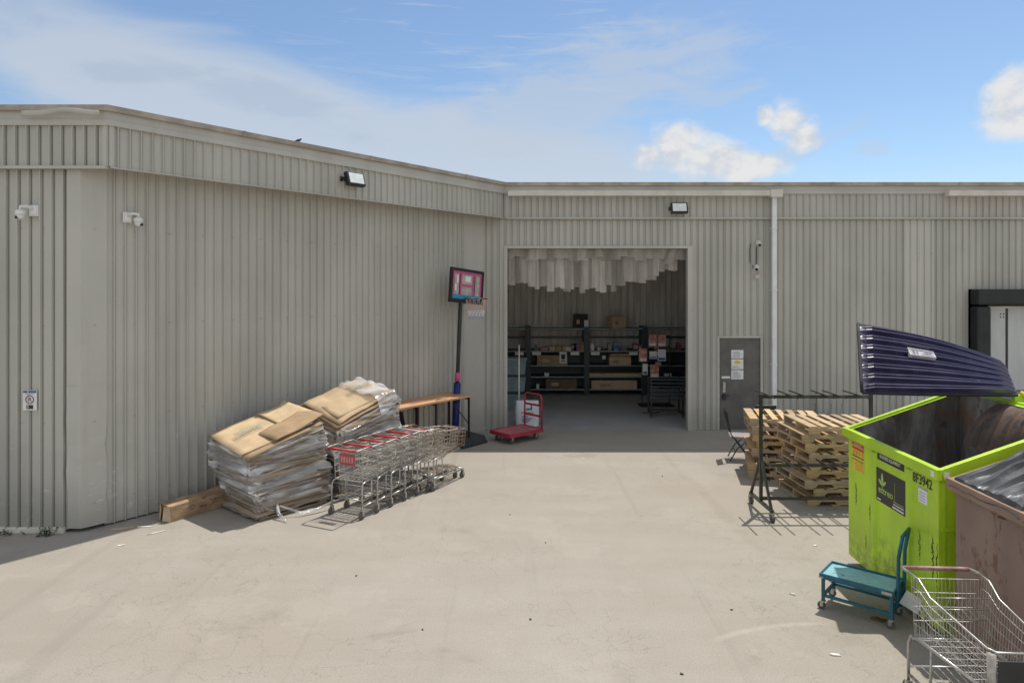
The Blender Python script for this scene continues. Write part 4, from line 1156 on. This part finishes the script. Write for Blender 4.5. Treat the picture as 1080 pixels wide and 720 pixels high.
# ------------------------------------------------------------------ teal trolley
t = thing('step_trolley', 'small teal metal trolley with tall handle by dumpster', 'trolley', (3.51, 6.86, 0), R(-41))
m = MB(); hx, hy = .31, .18
for x in (-hx, hx):
    for y in (-hy, hy): m.bx((x - .014, y - .014, .085), (x + .014, y + .014, .335))
for z in (.14, .32):
    for y in (-hy, hy): m.bar((-hx + .014, y, z), (hx - .014, y, z), .024)
    for x in (-hx, hx): m.bar((x, -hy + .014, z), (x, hy - .014, z), .024)
m.build('frame', TEAL, t)
m = MB(); m.bx((-hx - .02, -hy - .02, .336), (hx + .02, hy + .02, .346)); m.build('tray', TEALTOP, t)
m = MB()
for y in (-hy - .022, hy + .022): m.bar((-hx - .03, y, .348), (hx + .03, y, .348), .014, .035)
for x in (-hx - .022, hx + .022): m.bar((x, -hy - .015, .348), (x, hy + .015, .348), .014, .035)
m.build('tray_rim', TEAL, t)
m = MB()
for y in (-.135, .135): m.tube([(hx + .035, y, .20), (hx + .045, y, .38), (hx + .05, y, .68), (hx + .085, y, .89)], .017, 8)
m.tube([(hx + .085, -.15, .89), (hx + .085, .15, .89)], .017, 8)
for y in (-.135, .135): m.bar((hx, y, .22), (hx + .05, y, .22), .024)
m.build('handle', TEAL, t, smooth=True)
m = MB(); m.bx((-hx - .035, -hy - .034, .322), (-hx + .01, -hy + .0, .336)); m.bx((hx - .08, -hy - .034, .322), (hx + .01, -hy - .02, .35)); m.build('corner_bracket', HUB, t)
for x in (-hx, hx):
    for y in (-hy, hy):
        m = MB(); m.bx((x - .02, y - .02, .075), (x + .02, y + .02, .088)); m.bar((x - .012, y - .016, .03), (x - .012, y - .016, .08), .03, .004); m.bar((x - .012, y + .016, .03), (x - .012, y + .016, .08), .03, .004); f = m.build('caster', HUB, t)
        m = MB(); m.cyl((x - .015, y - .012, .038), (x - .015, y + .012, .038), .038, 16); m.build('wheel', CASTER, f)
m = MB(); m.box((3.93 - .05, 6.62, .21), (.17, .012, .15), R(60), 0, Matrix.Rotation(R(-33), 4, 'Z') @ Matrix.Rotation(R(25), 4, 'Y'))
tag(m.build('paper_sheet', PAPER), 'white sheet stuck at the handle end of teal trolley', 'paper')

# ------------------------------------------------------------------ red platform truck
ax = Vector((.64, .64)).normalized()
t = thing('platform_truck', 'red flat platform truck with hooped handle at the doorway', 'platform truck', (.10, 14.67, 0), R(42))
m = MB(); L2, W2 = .46, .31
m.bx((-L2, -W2, .185), (L2, W2, .215)); m.build('deck', pmat('worn_red_deck', (.50, .15, .17), .25, 6, .45, spots=(.30, .15, .14), spot_at=(.52, .7)), t, bevel=.008)
m = MB()
for y in (-W2 - .012, W2 + .012): m.bar((-L2 - .02, y, .19), (L2 + .02, y, .19), .022, .075)
for x in (-L2 - .012, L2 + .012): m.bar((x, -W2 - .0, .19), (x, W2, .19), .022, .075)
m.build('deck_rim', REDMETAL, t)
m = MB(); hx = L2 + .03
arc = [(hx, -.27, .2), (hx, -.27, .82), (hx, -.262, .88), (hx, -.235, .925), (hx, -.19, .94), (hx, .19, .94), (hx, .235, .925), (hx, .262, .88), (hx, .27, .82), (hx, .27, .2)]
m.tube(arc, .019, 10); m.build('handle', REDMETAL, t, smooth=True)
for z in (.47, .70):
    m = MB(); m.bar((hx, -.255, z), (hx, .255, z), .014, .045); m.build('crossbar', REDMETAL, t)
for x in (-.34, .36):
    for y in (-.22, .22):
        m = MB(); m.bx((x - .05, y - .04, .135), (x + .05, y + .04, .155)); m.bar((x, y - .032, .05), (x, y - .032, .14), .05, .006); m.bar((x, y + .032, .05), (x, y + .032, .14), .05, .006); f = m.build('caster', HUB, t)
        m = MB(); m.cyl((x, y - .022, .065), (x, y + .022, .065), .065, 18); m.build('wheel', CASTER, f)

# ------------------------------------------------------------------ brown table
t = thing('work_table', 'long brown topped table with black legs against the wall', 'table', (-.82, 14.2, 0), math.atan2(-DD.y, -DD.x))
TL_, TW = 2.55, .66                                             # local x runs from the doorway end back along the wall, -y is toward the wall
m = MB(); m.bx((0, -TW, .995), (1.62, 0, 1.035)); m.bx((1.625, -TW, .995), (TL_, .0, 1.035)); m.build('tabletop', TABLETOP, t, bevel=.005)
for x in (.06, 1.02, 1.52, 2.0, 2.48):
    for y in (-.05, -TW + .05):
        m = MB(); m.bx((x - .017, y - .017, 0), (x + .017, y + .017, .995)); m.build('leg', BLACK, t)
m = MB()
for x in (.06, 1.02, 1.52, 2.0, 2.48): m.bar((x, -.05, .965), (x, -TW + .05, .965), .03, .04)
m.bar((.06, -.04, .42), (.55, -.04, .93), .016); m.build('brace', BLACK, t)

# ------------------------------------------------------------------ basketball hoop
hb = Vector((-1.12, 14.43, 0))
t = thing('basketball_hoop', 'portable basketball hoop with pink and blue backboard', 'basketball hoop', hb, math.atan2(DD.y, DD.x))
# local x along the slanting wall, -y out into the yard
m = MB(); zb = .0
vs = [(-.42, -.52, 0), (.36, -.52, 0), (.36, .12, 0), (-.42, .12, 0), (-.36, -.46, .17), (.30, -.46, .17), (.30, .06, .2), (-.36, .06, .2)]
m.add(vs, [(0, 3, 2, 1), (4, 5, 6, 7), (0, 1, 5, 4), (1, 2, 6, 5), (2, 3, 7, 6), (3, 0, 4, 7)]); m.build('base', pmat('base_plastic', (.03, .035, .036), .3, 5, .55), t, bevel=.03)
P0, P1 = Vector((-.12, .0, .15)), Vector((.0, -.06, 3.25))
m = MB(); m.tube([P0, P1], .042, 12); m.build('pole', BLACK, t, smooth=True)
m = MB(); m.tube([P0.lerp(P1, .0), P0.lerp(P1, .36)], .075, 12); m.build('pole_pad', BLUEPAD, t, smooth=True)
m = MB(); m.tube([P0.lerp(P1, .372), P0.lerp(P1, .43)], .058, 12); m.build('pole_collar', PINK, t, smooth=True)
bw, bh = .96, .64; bz = 2.98; by = -.16
tl = Matrix.Rotation(R(5), 4, 'Y')
def bb(nm, x0, x1, z0, z1, y, mat, th=.012, parent=None):
    m = MB(); m.box(tl @ Vector(((x0 + x1) / 2, 0, (z0 + z1) / 2)) + Vector((.03, by - y, bz)), (x1 - x0, th, z1 - z0), 0, 0, tl); return m.build(nm, mat, parent or t)
bb('backboard', -bw / 2, bw / 2, 0, bh, 0, BOARDGREY, .03)
for a in ((-bw / 2 - .03, bw / 2 + .03, -.05, .03), (-bw / 2 - .03, bw / 2 + .03, bh - .03, bh + .03), (-bw / 2 - .03, -bw / 2 + .03, .03, bh - .03), (bw / 2 - .03, bw / 2 + .03, .03, bh - .03)): bb('board_frame', *a, .005, BLACK, .06)
for a in ((-bw / 2 + .035, bw / 2 - .035, bh - .085, bh - .035), (-bw / 2 + .035, -bw / 2 + .085, .12, bh - .085), (bw / 2 - .085, bw / 2 - .035, .12, bh - .085), (-.22, -.165, .12, bh - .085), (.165, .22, .12, bh - .085), (-.165, .165, .30, .35)): bb('stripe', *a, .02, PINK, .008)
bb('blue_band', -bw / 2 + .04, bw / 2 - .04, .035, .12, .02, SKYBLUE, .008)
bb('sticker', -.07, .10, .40, .52, .022, PAPER, .008); bb('dark_line', -.245, -.225, .12, bh - .085, .02, BLACK, .008); bb('dark_line', .225, .245, .12, bh - .085, .02, BLACK, .008); bb('sticker', -.33, -.28, .36, .52, .022, PAPER, .008); bb('sticker', -.38, -.33, .2, .34, .022, PAPER, .008)
m = MB(); pp = lambda x, z: tl @ Vector((x, 0, z)) + Vector((.03, by + .05, bz)); m.bar(pp(-.2, .33), pp(0, .05), .02, .05); m.bar(pp(.2, .33), pp(0, .05), .02, .05); m.bar(pp(-.1, .02), P1 + Vector((0, 0, -.1)), .04); m.build('bracket', BLACK, t)
rc = Vector((.03, by - .30, bz + .055)); rr = .225
m = MB(); m.tube([rc + Vector((math.cos(a), math.sin(a), 0)) * rr for a in [i * math.pi / 14 for i in range(28)]], .011, 6, closed=True); m.bar(rc + Vector((0, rr, 0)), (.03, by - .01, bz + .055), .12, .03); m.build('rim', BLACK, t, smooth=True)
for (z0, z1, r0, r1, mm) in ((0, -.24, .225, .17, NETR), (-.24, -.36, .17, .155, NETW), (-.36, -.44, .155, .15, NETB)):
    m = MB()
    for i in range(14):
        for sgn in (-1, 1):
            a0 = i * 2 * math.pi / 14; a1 = a0 + sgn * .32
            m.tube([rc + Vector((math.cos(a0) * r0, math.sin(a0) * r0, z0)), rc + Vector((math.cos(a1) * r1, math.sin(a1) * r1, z1))], .0045, 4, cap=False)
    m.build('net', mm, t)

# ------------------------------------------------------------------ wrapped cardboard bundles
def bundle(label, ctr, rz, heights, seed, overhang, txt):
    r = random.Random(seed)
    t = thing('wrapped_bundle', label, 'cardboard bundle', (ctr[0], ctr[1], 0), rz, 'plastic wrapped cardboard bundles on pallets')
    hf, hl, hr, hb_ = heights                                     # front, left, right, back corner heights
    hx, hy = .60, .55
    def htop(x, y):
        u, v = (x / hx + 1) / 2, (y / hy + 1) / 2
        return (hf * (1 - u) + hr * u) * (1 - v) + (hl * (1 - u) + hb_ * u) * v
    # pallet underneath
    m = MB()
    for y in (-.45, 0, .45):
        for x in (-.48, 0, .48): m.box((x, y, .06), (.12, .10, .08))
        m.box((0, y, .01), (1.1, .1, .02))
    for k in range(7): m.box((-.5 + k / 6, 0, .11), (.11, 1.0, .02))
    m.build('pallet_base', WOOD, t)
    # a flattened box droops over the pallet's edge
    m = MB(); n = 26; vs = []
    for i in range(n + 1):
        for j in range(n + 1):
            X, Y = (i / n - .5) * 1.22 - .03, (j / n - .5) * 1.14
            o_ = max(0, abs(X) - .52, abs(Y) - .49)
            vs.append((X, Y, .135 - o_ * .9 + .05 * mnoise.noise(Vector((X * 3, Y * 3, seed))) * min(1, o_ * 9)))
    m.add(vs, [(i * (n + 1) + j, (i + 1) * (n + 1) + j, (i + 1) * (n + 1) + j + 1, i * (n + 1) + j + 1) for i in range(n) for j in range(n)])
    m.build('bottom_sheet', CARDEDGE, t, smooth=True, solid=.01)
    NS, NL = 128, 34
    def ring(v, grow, jit, wr):
        out = []
        sh = overhang * math.sin(min(1, v * 1.15) * math.pi * .5) * -1 + overhang * .55 * math.exp(-((v - .25) / .18) ** 2)
        for k in range(NS):
            a = 2 * math.pi * (k + .5) / NS; ca, sa = math.cos(a), math.sin(a)
            e = .16
            x = (abs(ca) ** e) * (1 if ca > 0 else -1); y = (abs(sa) ** e) * (1 if sa > 0 else -1)
            s_ = max(abs(x), abs(y)); x /= s_ ** .85; y /= s_ ** .85
            X, Y = x * hx, y * hy
            bul = .03 * math.sin(v * math.pi * 1.2) + .13 * mnoise.noise(Vector((ca * 1.2, sa * 1.2, v * 2.0 + seed))) + .05 * mnoise.noise(Vector((ca * 2.6, sa * 2.6, v * 6 + seed)))
            kx = 1 + bul + grow
            px_, py_ = X * kx + sh + jit[0], Y * kx + jit[1]
            q1 = v * 9 + 2.4 * ca - 1.5 * sa; q2 = v * 19 - 1.8 * ca + 2.6 * sa
            rg = lambda n_: (1 - abs(n_)) ** 5
            fold = wr * (1.1 * rg(mnoise.noise(Vector((ca * .8, sa * .8, q1 * .7 + seed))) * 2.2) + .22 * rg(mnoise.noise(Vector((ca * 1.1, sa * 1.1, q2 * .6 + seed))) * 2.2) + .6 * mnoise.noise(Vector((ca * 2.2, sa * 2.2, v * 5 + seed)))) - wr * .4
            n = Vector((ca, sa, 0)); px_ += n.x * fold; py_ += n.y * fold
            z = .085 + (htop(max(-hx, min(hx, X)), max(-hy, min(hy, Y))) - .085) * v + fold * .4
            out.append((px_, py_, z))
        return out
    m = MB(); vs = []
    for j in range(NL + 1):
        vs += ring(j / NL, -.02, (r.uniform(-.032, .032), r.uniform(-.032, .032)), .0)
    fs = [(j * NS + k, j * NS + (k + 1) % NS, (j + 1) * NS + (k + 1) % NS, (j + 1) * NS + k) for j in range(NL) for k in range(NS)]
    fs.append(tuple(NL * NS + k for k in range(NS))); m.add(vs, fs)
    m.build('cardboard_stack', CARDEDGE, t)
    m = MB(); vs = []; NL2 = 100
    for j in range(NL2 + 1): vs += ring(.02 + .985 * j / NL2, .012, (0, 0), .05)
    m.add(vs, [(j * NS + k, j * NS + (k + 1) % NS, (j + 1) * NS + (k + 1) % NS, (j + 1) * NS + k) for j in range(NL2) for k in range(NS)])
    m.build('plastic_wrap', FILM, t, smooth=True)
    # loose film over one top corner
    # top sheets
    def sheet(cx, cy, sx, sy, rot, lift, tilt, mat, seed2, curl=.03):
        m = MB(); n = 10; vs = []; T = Matrix.Rotation(rot, 3, 'Z')
        for i in range(n + 1):
            for j in range(n + 1):
                p = T @ Vector(((i / n - .5) * sx, (j / n - .5) * sy, 0)); X, Y = cx + p.x, cy + p.y
                z = htop(X + overhang * .9, Y) + lift + tilt * (i / n - .5) + curl * mnoise.noise(Vector((X * 1.7, Y * 1.7, seed2))) + .006 * mnoise.noise(Vector((X * 7, Y * 7, seed2)))
                vs.append((X, Y, z))
        m.add(vs, [(i * (n + 1) + j, (i + 1) * (n + 1) + j, (i + 1) * (n + 1) + j + 1, i * (n + 1) + j + 1) for i in range(n) for j in range(n)])
        m.build('top_sheet', mat, t, smooth=True, solid=.01)
    ox = -overhang
    if txt == 1:
        sheet(ox + .0, .0, 1.22, 1.10, .02, .012, .0, CARD_DK, seed + 1, .02)
        sheet(ox - .06, .05, 1.12, 1.0, -.03, .035, .0, CARD, seed + 2, .04)
        sheet(ox + .24, -.26, .84, .46, .10, .055, .04, CARD_DK, seed + 3, .07)
        sheet(ox + .38, .14, .48, .74, .06, .085, .05, CARD, seed + 4, .06)
        lp = (ox - .24, .10)
    else:
        sheet(ox + .0, .0, 1.16, 1.06, -.02, .02, .0, CARD_DK, seed + 1, .03)
        sheet(ox + .0, .02, 1.08, .98, .03, .055, .02, CARD, seed + 2, .05)
        sheet(ox + .06, .06, 1.0, .88, -.05, .085, .03, CARD, seed + 5, .06)
        lp = (ox + .26, .10)
        m = MB(); n = 22; vs = []
        for i in range(n + 1):
            for j in range(n + 1):
                X, Y = ox + .20 + .46 * i / n - .10 * (j / n), -.60 + 1.2 * j / n
                ed = max(0, abs(Y) - .50) * 2.2 + max(0, X - ox - .56) * 2.2
                z = htop(X + overhang * .9, Y) + .13 - ed + .05 * mnoise.noise(Vector((X * 4, Y * 4, 3))) + .03 * mnoise.noise(Vector((X * 11 + Y * 5, Y * 4, 7)))
                vs.append((X, Y, z))
        m.add(vs, [(i * (n + 1) + j, (i + 1) * (n + 1) + j, (i + 1) * (n + 1) + j + 1, i * (n + 1) + j + 1) for i in range(n) for j in range(n)])
        m.build('plastic_wrap', FILM, t, smooth=True)
    # faded printing on the top sheet
    m = MB(); r3 = random.Random(seed)
    for row in range(3):
        xx = -.22
        while xx < .22:
            wd = r3.uniform(.02, .05)
            X, Y = lp[0] + xx, lp[1] - row * .045 + (.02 if row == 0 else 0)
            hh = .034 if row == 1 else .016
            def P(x, y): return (x, y, htop(x + overhang * .9, y) + (.065 if txt == 1 else .13) + .03)
            m.add([P(X, Y), P(X + wd * .7, Y), P(X + wd * .7, Y + hh), P(X, Y + hh)], [(0, 1, 2, 3)])
            xx += wd
    return t, htop, m, lp
ang = math.atan2(.76, .65)
b1, h1, pm1, _ = bundle('wrapped cardboard bundle next to the long box, lower one', (-3.56, 10.32), ang, (.90, 1.06, 1.20, 1.36), 3, .16, 1)
b2, h2, pm2, _ = bundle('taller wrapped cardboard bundle behind the nested carts', (-2.66, 11.32), ang, (1.06, 1.32, 1.46, 1.58), 8, .06, 2)
for b_, pm in ((b1, pm1), (b2, pm2)): pm.build('print', TEALINK, b_)
# trailing wisps of film
m = MB()
m.tube([(-3.35, 9.72, .20), (-3.28, 9.60, .08), (-3.18, 9.52, .03), (-3.12, 9.44, .02)], [.02, .03, .022, .01], 6)
m.tube([(-3.30, 9.70, .16), (-3.0, 9.74, .05), (-2.8, 9.9, .06), (-2.62, 10.1, .12)], [.014, .02, .02, .012], 6)
m.build('film_tail', FILM, b1, True, smooth=True)

# long carton on the ground
t = thing('long_box', 'long tattered cardboard box lying against the slanting wall', 'carton', (-4.55, 10.02, 0), math.atan2(.80, .50))
m = MB(); L = .56; a = .135; h = .25; vs = []; ns_, nr_ = 18, 20
for q_ in range(ns_ + 1):
    x = -L + 2 * L * q_ / ns_
    for k in range(nr_):
        f = k / nr_ * 4; sd_ = int(f); u = f - sd_
        y, z = [(-a + 2 * a * u, 0), (a, h * u), (a - 2 * a * u, h), (-a, h - h * u)][sd_]
        nv_ = mnoise.noise(Vector((x * 3.2, y * 6, z * 6))) * .03 + mnoise.noise(Vector((x * 9, y * 12, z * 12))) * .01
        vs.append((x + .02 * mnoise.noise(Vector((y * 9, z * 9, q_ * .1))), y * (1 + nv_ * 2.2), max(.001, z * (1 - .10 * math.exp(-((x + L) / .25) ** 2)) + (nv_ if z > .01 else 0))))
m.add(vs, [(q_ * nr_ + k, q_ * nr_ + (k + 1) % nr_, (q_ + 1) * nr_ + (k + 1) % nr_, (q_ + 1) * nr_ + k) for q_ in range(ns_) for k in range(nr_)] + [tuple(range(nr_))[::-1], tuple(ns_ * nr_ + k for k in range(nr_))])
m.build('box', pmat('battered_card', (.40, .275, .165), .35, 5, .8, spots=(.20, .13, .075), spot_at=(.55, .68), stretch=(.6, 2, 2)), t)
m = MB()
m.add([(-L - .002, -a, .0), (-L - .06, -a * .2, .02), (-L - .05, -a * .3, .20), (-L - .002, -a * .9, .225)], [(0, 1, 2, 3)])
m.add([(-L - .003, a, .0), (-L - .07, a * .1, .03), (-L - .045, a * .2, .19), (-L - .003, a * .95, .235)], [(3, 2, 1, 0)])
m.build('flap', pmat('pale_card', (.52, .40, .28), .2, 6, .8), t, solid=.006)
m = MB(); m.bx((-L - .012, .0, .05), (-L - .003, .06, .11)); m.build('red_mark', INKRED, t)
m = MB()
for x in (-.25, .1): m.tube([(x + .03 * math.cos(q), -a - .012, .14 + .03 * math.sin(q)) for q in [k * math.pi / 6 for k in range(12)]], .005, 4, closed=True)
m.bx((-.12, -a - .014, .09), (-.02, -a - .008, .12)); m.build('print', PRINT, t)

# ------------------------------------------------------------------ weeds
def weed(label, loc, h, n, seed, spread=.12):
    r = random.Random(seed)
    t = thing('weed', label, 'weed', loc, 0, None)
    m = MB(); lf = MB()
    for s_ in range(n):
        a = r.uniform(0, 6.28); hh = h * r.uniform(.6, 1); d = Vector((math.cos(a), math.sin(a) * .4, 0)) * spread * r.uniform(.2, 1)
        o = Vector((r.uniform(-spread, spread), r.uniform(-.03, .03), 0)); pts = [o + d * (k / 5) ** 1.5 + Vector((0, 0, hh * k / 5)) for k in range(6)]
        m.tube(pts, [.005, .004, .004, .003, .002, .001], 5)
        for k in range(int(hh * 55) + 6):
            f = r.uniform(.1, 1); b = pts[min(4, int(f * 5))].lerp(pts[min(5, int(f * 5) + 1)], f * 5 % 1)
            a2 = r.uniform(0, 6.28); L = r.uniform(.025, .06) * (1.2 - f * .6); dd = Vector((math.cos(a2), math.sin(a2), r.uniform(-.2, .7))).normalized(); sd = dd.cross(Vector((0, 0, 1))).normalized() * L * .28
            lf.add([b, b + dd * L * .5 + sd, b + dd * L, b + dd * L * .5 - sd], [(0, 1, 2, 3)])
    m.build('stems', WEED, t); lf.build('leaves', WEED, t)
weed('tall thin weed at the wall behind pallets', (6.92, 15.48, 0), 1.05, 4, 1, .10)
weed('shorter weed pair at the wall behind pallets', (7.35, 15.45, 0), .72, 3, 2, .16)
weed('low weed at the wall base under the parking sign', (-6.12, 8.98, 0), .13, 8, 3, .10)
weed('weed tuft by the torn corner cladding', (-6.62, 9.0, 0), .07, 7, 4, .2)

# ------------------------------------------------------------------ litter
def scrap(label, x, y, sx, sy, rz, mat, nm, cat, group=None, h=.012):
    r = random.Random(int(x * 1000 + y * 77)); m = MB(); n = 7; vs = []
    for k in range(n):
        a = 2 * math.pi * k / n; q = r.uniform(.65, 1.1)
        p = Matrix.Rotation(rz, 3, 'Z') @ Vector((math.cos(a) * sx * q, math.sin(a) * sy * q, 0))
        vs.append((x + p.x, y + p.y, .003 + h * r.uniform(.2, 1)))
    vs += [(v[0], v[1], .002) for v in vs]; vs.append((x, y, h * .8 + .004))
    fs = [(k, (k + 1) % n, 2 * n) for k in range(n)] + [(k + n, (k + 1) % n + n, (k + 1) % n, k) for k in range(n)]
    m.add(vs, fs); tag(m.build(nm, mat), label, cat, group)
for (x, y) in ((.43, 8.72), (2.6, 11.8), (.18, 6.7), (-.85, 6.5), (1.43, 5.75), (-1.76, 7.72), (-.03, 9.8), (2.22, 6.9)):
    scrap('dark crumb of debris lying on the open concrete', x, y, rnd.uniform(.008, .022), rnd.uniform(.006, .014), rnd.uniform(0, 3), SCRAPD, 'debris', 'debris', 'dark crumbs scattered on the open concrete')
scrap('white paper scrap on the concrete near the wire cart', 2.86, 6.05, .055, .016, -.25, SCRAPW, 'paper_scrap', 'litter')
scrap('white paper scrap on the concrete near teal trolley', 2.98, 7.25, .035, .014, -.8, SCRAPW, 'paper_scrap', 'litter')
scrap('pale scrap beside the lime dumpster foot', 3.83, 8.62, .03, .022, .3, SCRAPW, 'paper_scrap', 'litter')
scrap('small white scrap on the concrete beyond the rack', 1.35, 13.0, .05, .015, .1, SCRAPW, 'paper_scrap', 'litter')
scrap('brown leaf heap under the teal trolley', 3.60, 6.68, .09, .04, -.4, pmat('leaf_brown', (.12, .075, .04), .4, 20, .9), 'leaf_litter', 'litter', None, .03)
scrap('flat cardboard scrap by the corner cladding', -5.25, 9.25, .20, .05, .35, CARD, 'card_scrap', 'litter')
scrap('white scrap next to the flat cardboard scrap', -5.02, 9.30, .12, .03, .1, SCRAPW, 'paper_scrap', 'litter')
scrap('thin yellow splinter of wood near the long box', -4.72, 9.08, .16, .018, .8, POLEW, 'wood_splinter', 'litter')
scrap('small white scrap nearest to the camera side of the splinter', -4.95, 8.62, .06, .02, .8, SCRAPW, 'paper_scrap', 'litter')
scrap('thin cardboard strip along the slanting wall base', -4.95, 9.92, .28, .03, .9, CARD, 'card_scrap', 'litter')

# ------------------------------------------------------------------ sun, sky, camera
to_sun = Vector((.265, .34, 1.0)).normalized()
elev = math.asin(to_sun.z); az = math.atan2(to_sun.x, to_sun.y)
sl = bpy.data.lights.new('Sun', 'SUN'); sl.energy = 3.45; sl.angle = R(.53); sl.color = (1.0, .95, .86)
so_ = bpy.data.objects.new('Sun', sl); COL.objects.link(so_)
so_.rotation_euler = to_sun.to_track_quat('Z', 'Y').to_euler(); so_.location = (10, 10, 30)

W = bpy.data.worlds.new('World'); S.world = W; W.use_nodes = True
nt = W.node_tree; N = NB(nt); bg = nt.nodes['Background']
sky = N.n('ShaderNodeTexSky', sky_type='NISHITA'); sky.sun_disc = False
sky.sun_elevation = elev; sky.sun_rotation = az; sky.altitude = 300; sky.air_density = 1.0; sky.dust_density = .6; sky.ozone_density = 1.5
tc = N.n('ShaderNodeTexCoord'); sp = N.n('ShaderNodeSeparateXYZ'); N.link(tc.outputs['Generated'], sp.inputs[0])
AZ = N.math('ARCTAN2', sp.outputs[0], sp.outputs[1]); EL = N.math('ARCSINE', sp.outputs[2])
cb = N.n('ShaderNodeCombineXYZ'); N.link(AZ, cb.inputs[0]); N.link(EL, cb.inputs[1]); V = cb.outputs[0]
def vmap(scale, rot=0, loc=(0, 0, 0)):
    mp = N.n('ShaderNodeMapping'); N.link(V, mp.inputs[0]); mp.inputs['Scale'].default_value = scale; mp.inputs['Rotation'].default_value = (0, 0, rot); mp.inputs['Location'].default_value = loc
    return mp.outputs[0]
def blob(a0, e0, ra, re, rot=0.0):
    da = N.math('SUBTRACT', AZ, a0); de = N.math('SUBTRACT', EL, e0)
    c, s_ = math.cos(rot), math.sin(rot)
    x = N.math('ADD', N.math('MULTIPLY', da, c / ra), N.math('MULTIPLY', de, s_ / ra))
    y = N.math('ADD', N.math('MULTIPLY', da, -s_ / re), N.math('MULTIPLY', de, c / re))
    return N.math('SQRT', N.math('ADD', N.math('MULTIPLY', x, x), N.math('MULTIPLY', y, y)))
puff = N.noise(vmap((17, 22, 1)), 1.0, 8, .55, .15)
puff2 = N.noise(vmap((17, 22, 1), 0, (.10, -.22, 0)), 1.0, 8, .55, .15)
def cumulus(parts):
    d = None
    for p in parts:
        q = blob(*p); d = q if d is None else N.math('MINIMUM', d, q)
    dn = N.math('ADD', d, N.math('MULTIPLY', N.math('SUBTRACT', puff, .5), 1.5))
    return N.smooth(dn, .34, 1.04, 1, 0)
cu = cumulus([(.235, .200, .055, .040), (.285, .180, .060, .036), (.335, .165, .055, .026), (.20, .190, .03, .026),
              (.385, .222, .034, .030), (.405, .200, .030, .024), (.355, .232, .018, .016),
              (.632, .218, .036, .042), (.655, .195, .060, .032)])
# thin high veil on the left, mottled
veil_n = N.noise(vmap((3.2, 9.0, 1), R(10)), 1.0, 7, .58, .7)
veil_f = N.noise(vmap((9, 26, 1), R(14), (3, 1, 0)), 1.0, 6, .6, .6)
vd = N.math('MINIMUM', blob(-.40, .235, .46, .090, R(-10)), blob(-.08, .20, .42, .065, R(-8)))
veil = N.smooth(N.math('ADD', vd, N.math('MULTIPLY', N.math('SUBTRACT', veil_n, .5), 1.6)), .45, 1.25, 1, 0)
veil2 = N.math('MULTIPLY', N.smooth(N.math('ADD', blob(.10, .27, .24, .075, R(14)), N.math('MULTIPLY', N.math('SUBTRACT', veil_f, .5), 2.6)), .3, 1.3, 1, 0), .62)
streak_n = N.noise(vmap((5, 60, 1), R(9), (1, 5, 0)), 1.0, 6, .62, 1.2)
veil = N.math('MAXIMUM', veil, N.math('MULTIPLY', N.smooth(streak_n, .52, .72), N.math('MULTIPLY', N.smooth(AZ, .45, .05), .55)))
wisp = N.math('MULTIPLY', N.smooth(N.math('ADD', N.math('MINIMUM', blob(.40, .185, .10, .016, R(20)), blob(.485, .178, .024, .014)), N.math('MULTIPLY', N.math('SUBTRACT', veil_f, .5), 1.6)), .4, 1.1, 1, 0), .35)
# bright white cloud added out of view, to lighten the walls and interior
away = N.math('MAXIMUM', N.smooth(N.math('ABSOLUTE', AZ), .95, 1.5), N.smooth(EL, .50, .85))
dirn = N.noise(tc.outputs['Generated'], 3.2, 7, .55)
fill_cloud = N.math('MULTIPLY', N.smooth(dirn, .36, .56), N.math('MULTIPLY', away, .9))
mot = N.math('MULTIPLY', N.smooth(N.math('ADD', N.math('MINIMUM', blob(-.36, .255, .16, .035, R(-12)), blob(-.52, .262, .07, .02, 0)), N.math('MULTIPLY', N.math('SUBTRACT', veil_f, .5), 2.4)), .3, 1.0, 1, 0), .5)
SKYGAIN = 1.0
tint = N.n('ShaderNodeMix', data_type='RGBA', blend_type='MULTIPLY'); tint.inputs[0].default_value = 1.0; N.link(sky.outputs[0], tint.inputs[6]); tint.inputs[7].default_value = (.87, .93, .955, 1)
skyc = tint.outputs[2]
veil_c = N.mix(mot, (4.1, 4.45, 4.9, 1), (3.1, 3.5, 4.1, 1))
c = N.mix(fill_cloud, skyc, (5.6, 5.5, 5.3, 1))
c = N.mix(N.math('MULTIPLY', veil, .74), c, veil_c)
c = N.mix(N.math('MAXIMUM', veil2, wisp), c, (3.7, 4.2, 4.9, 1))
shade = N.smooth(N.math('ADD', N.math('MULTIPLY', N.math('SUBTRACT', puff, puff2), 2.2), N.math('MULTIPLY', puff, .6)), .1, .62)
c = N.mix(N.math('MULTIPLY', cu, .95), c, N.mix(shade, (5.6, 5.6, 5.55, 1), (4.5, 4.65, 5.0, 1)))
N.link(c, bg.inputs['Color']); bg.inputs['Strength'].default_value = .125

cam = bpy.data.cameras.new('Camera'); cam.lens = 24; cam.sensor_width = 36; cam.shift_y = -.0519; cam.clip_end = 1500
co_ = bpy.data.objects.new('Camera', cam); COL.objects.link(co_)
co_.location = (0, 0, 3.25); co_.rotation_euler = (R(90), 0, 0); S.camera = co_

S.render.engine = 'CYCLES'
S.cycles.max_bounces = 8; S.cycles.diffuse_bounces = 5; S.cycles.transparent_max_bounces = 12
S.cycles.use_denoising = True
vs_ = S.view_settings; vs_.view_transform = 'Standard'; vs_.look = 'None'; vs_.exposure = .2; vs_.gamma = 1.0; vs_.use_curve_mapping = False
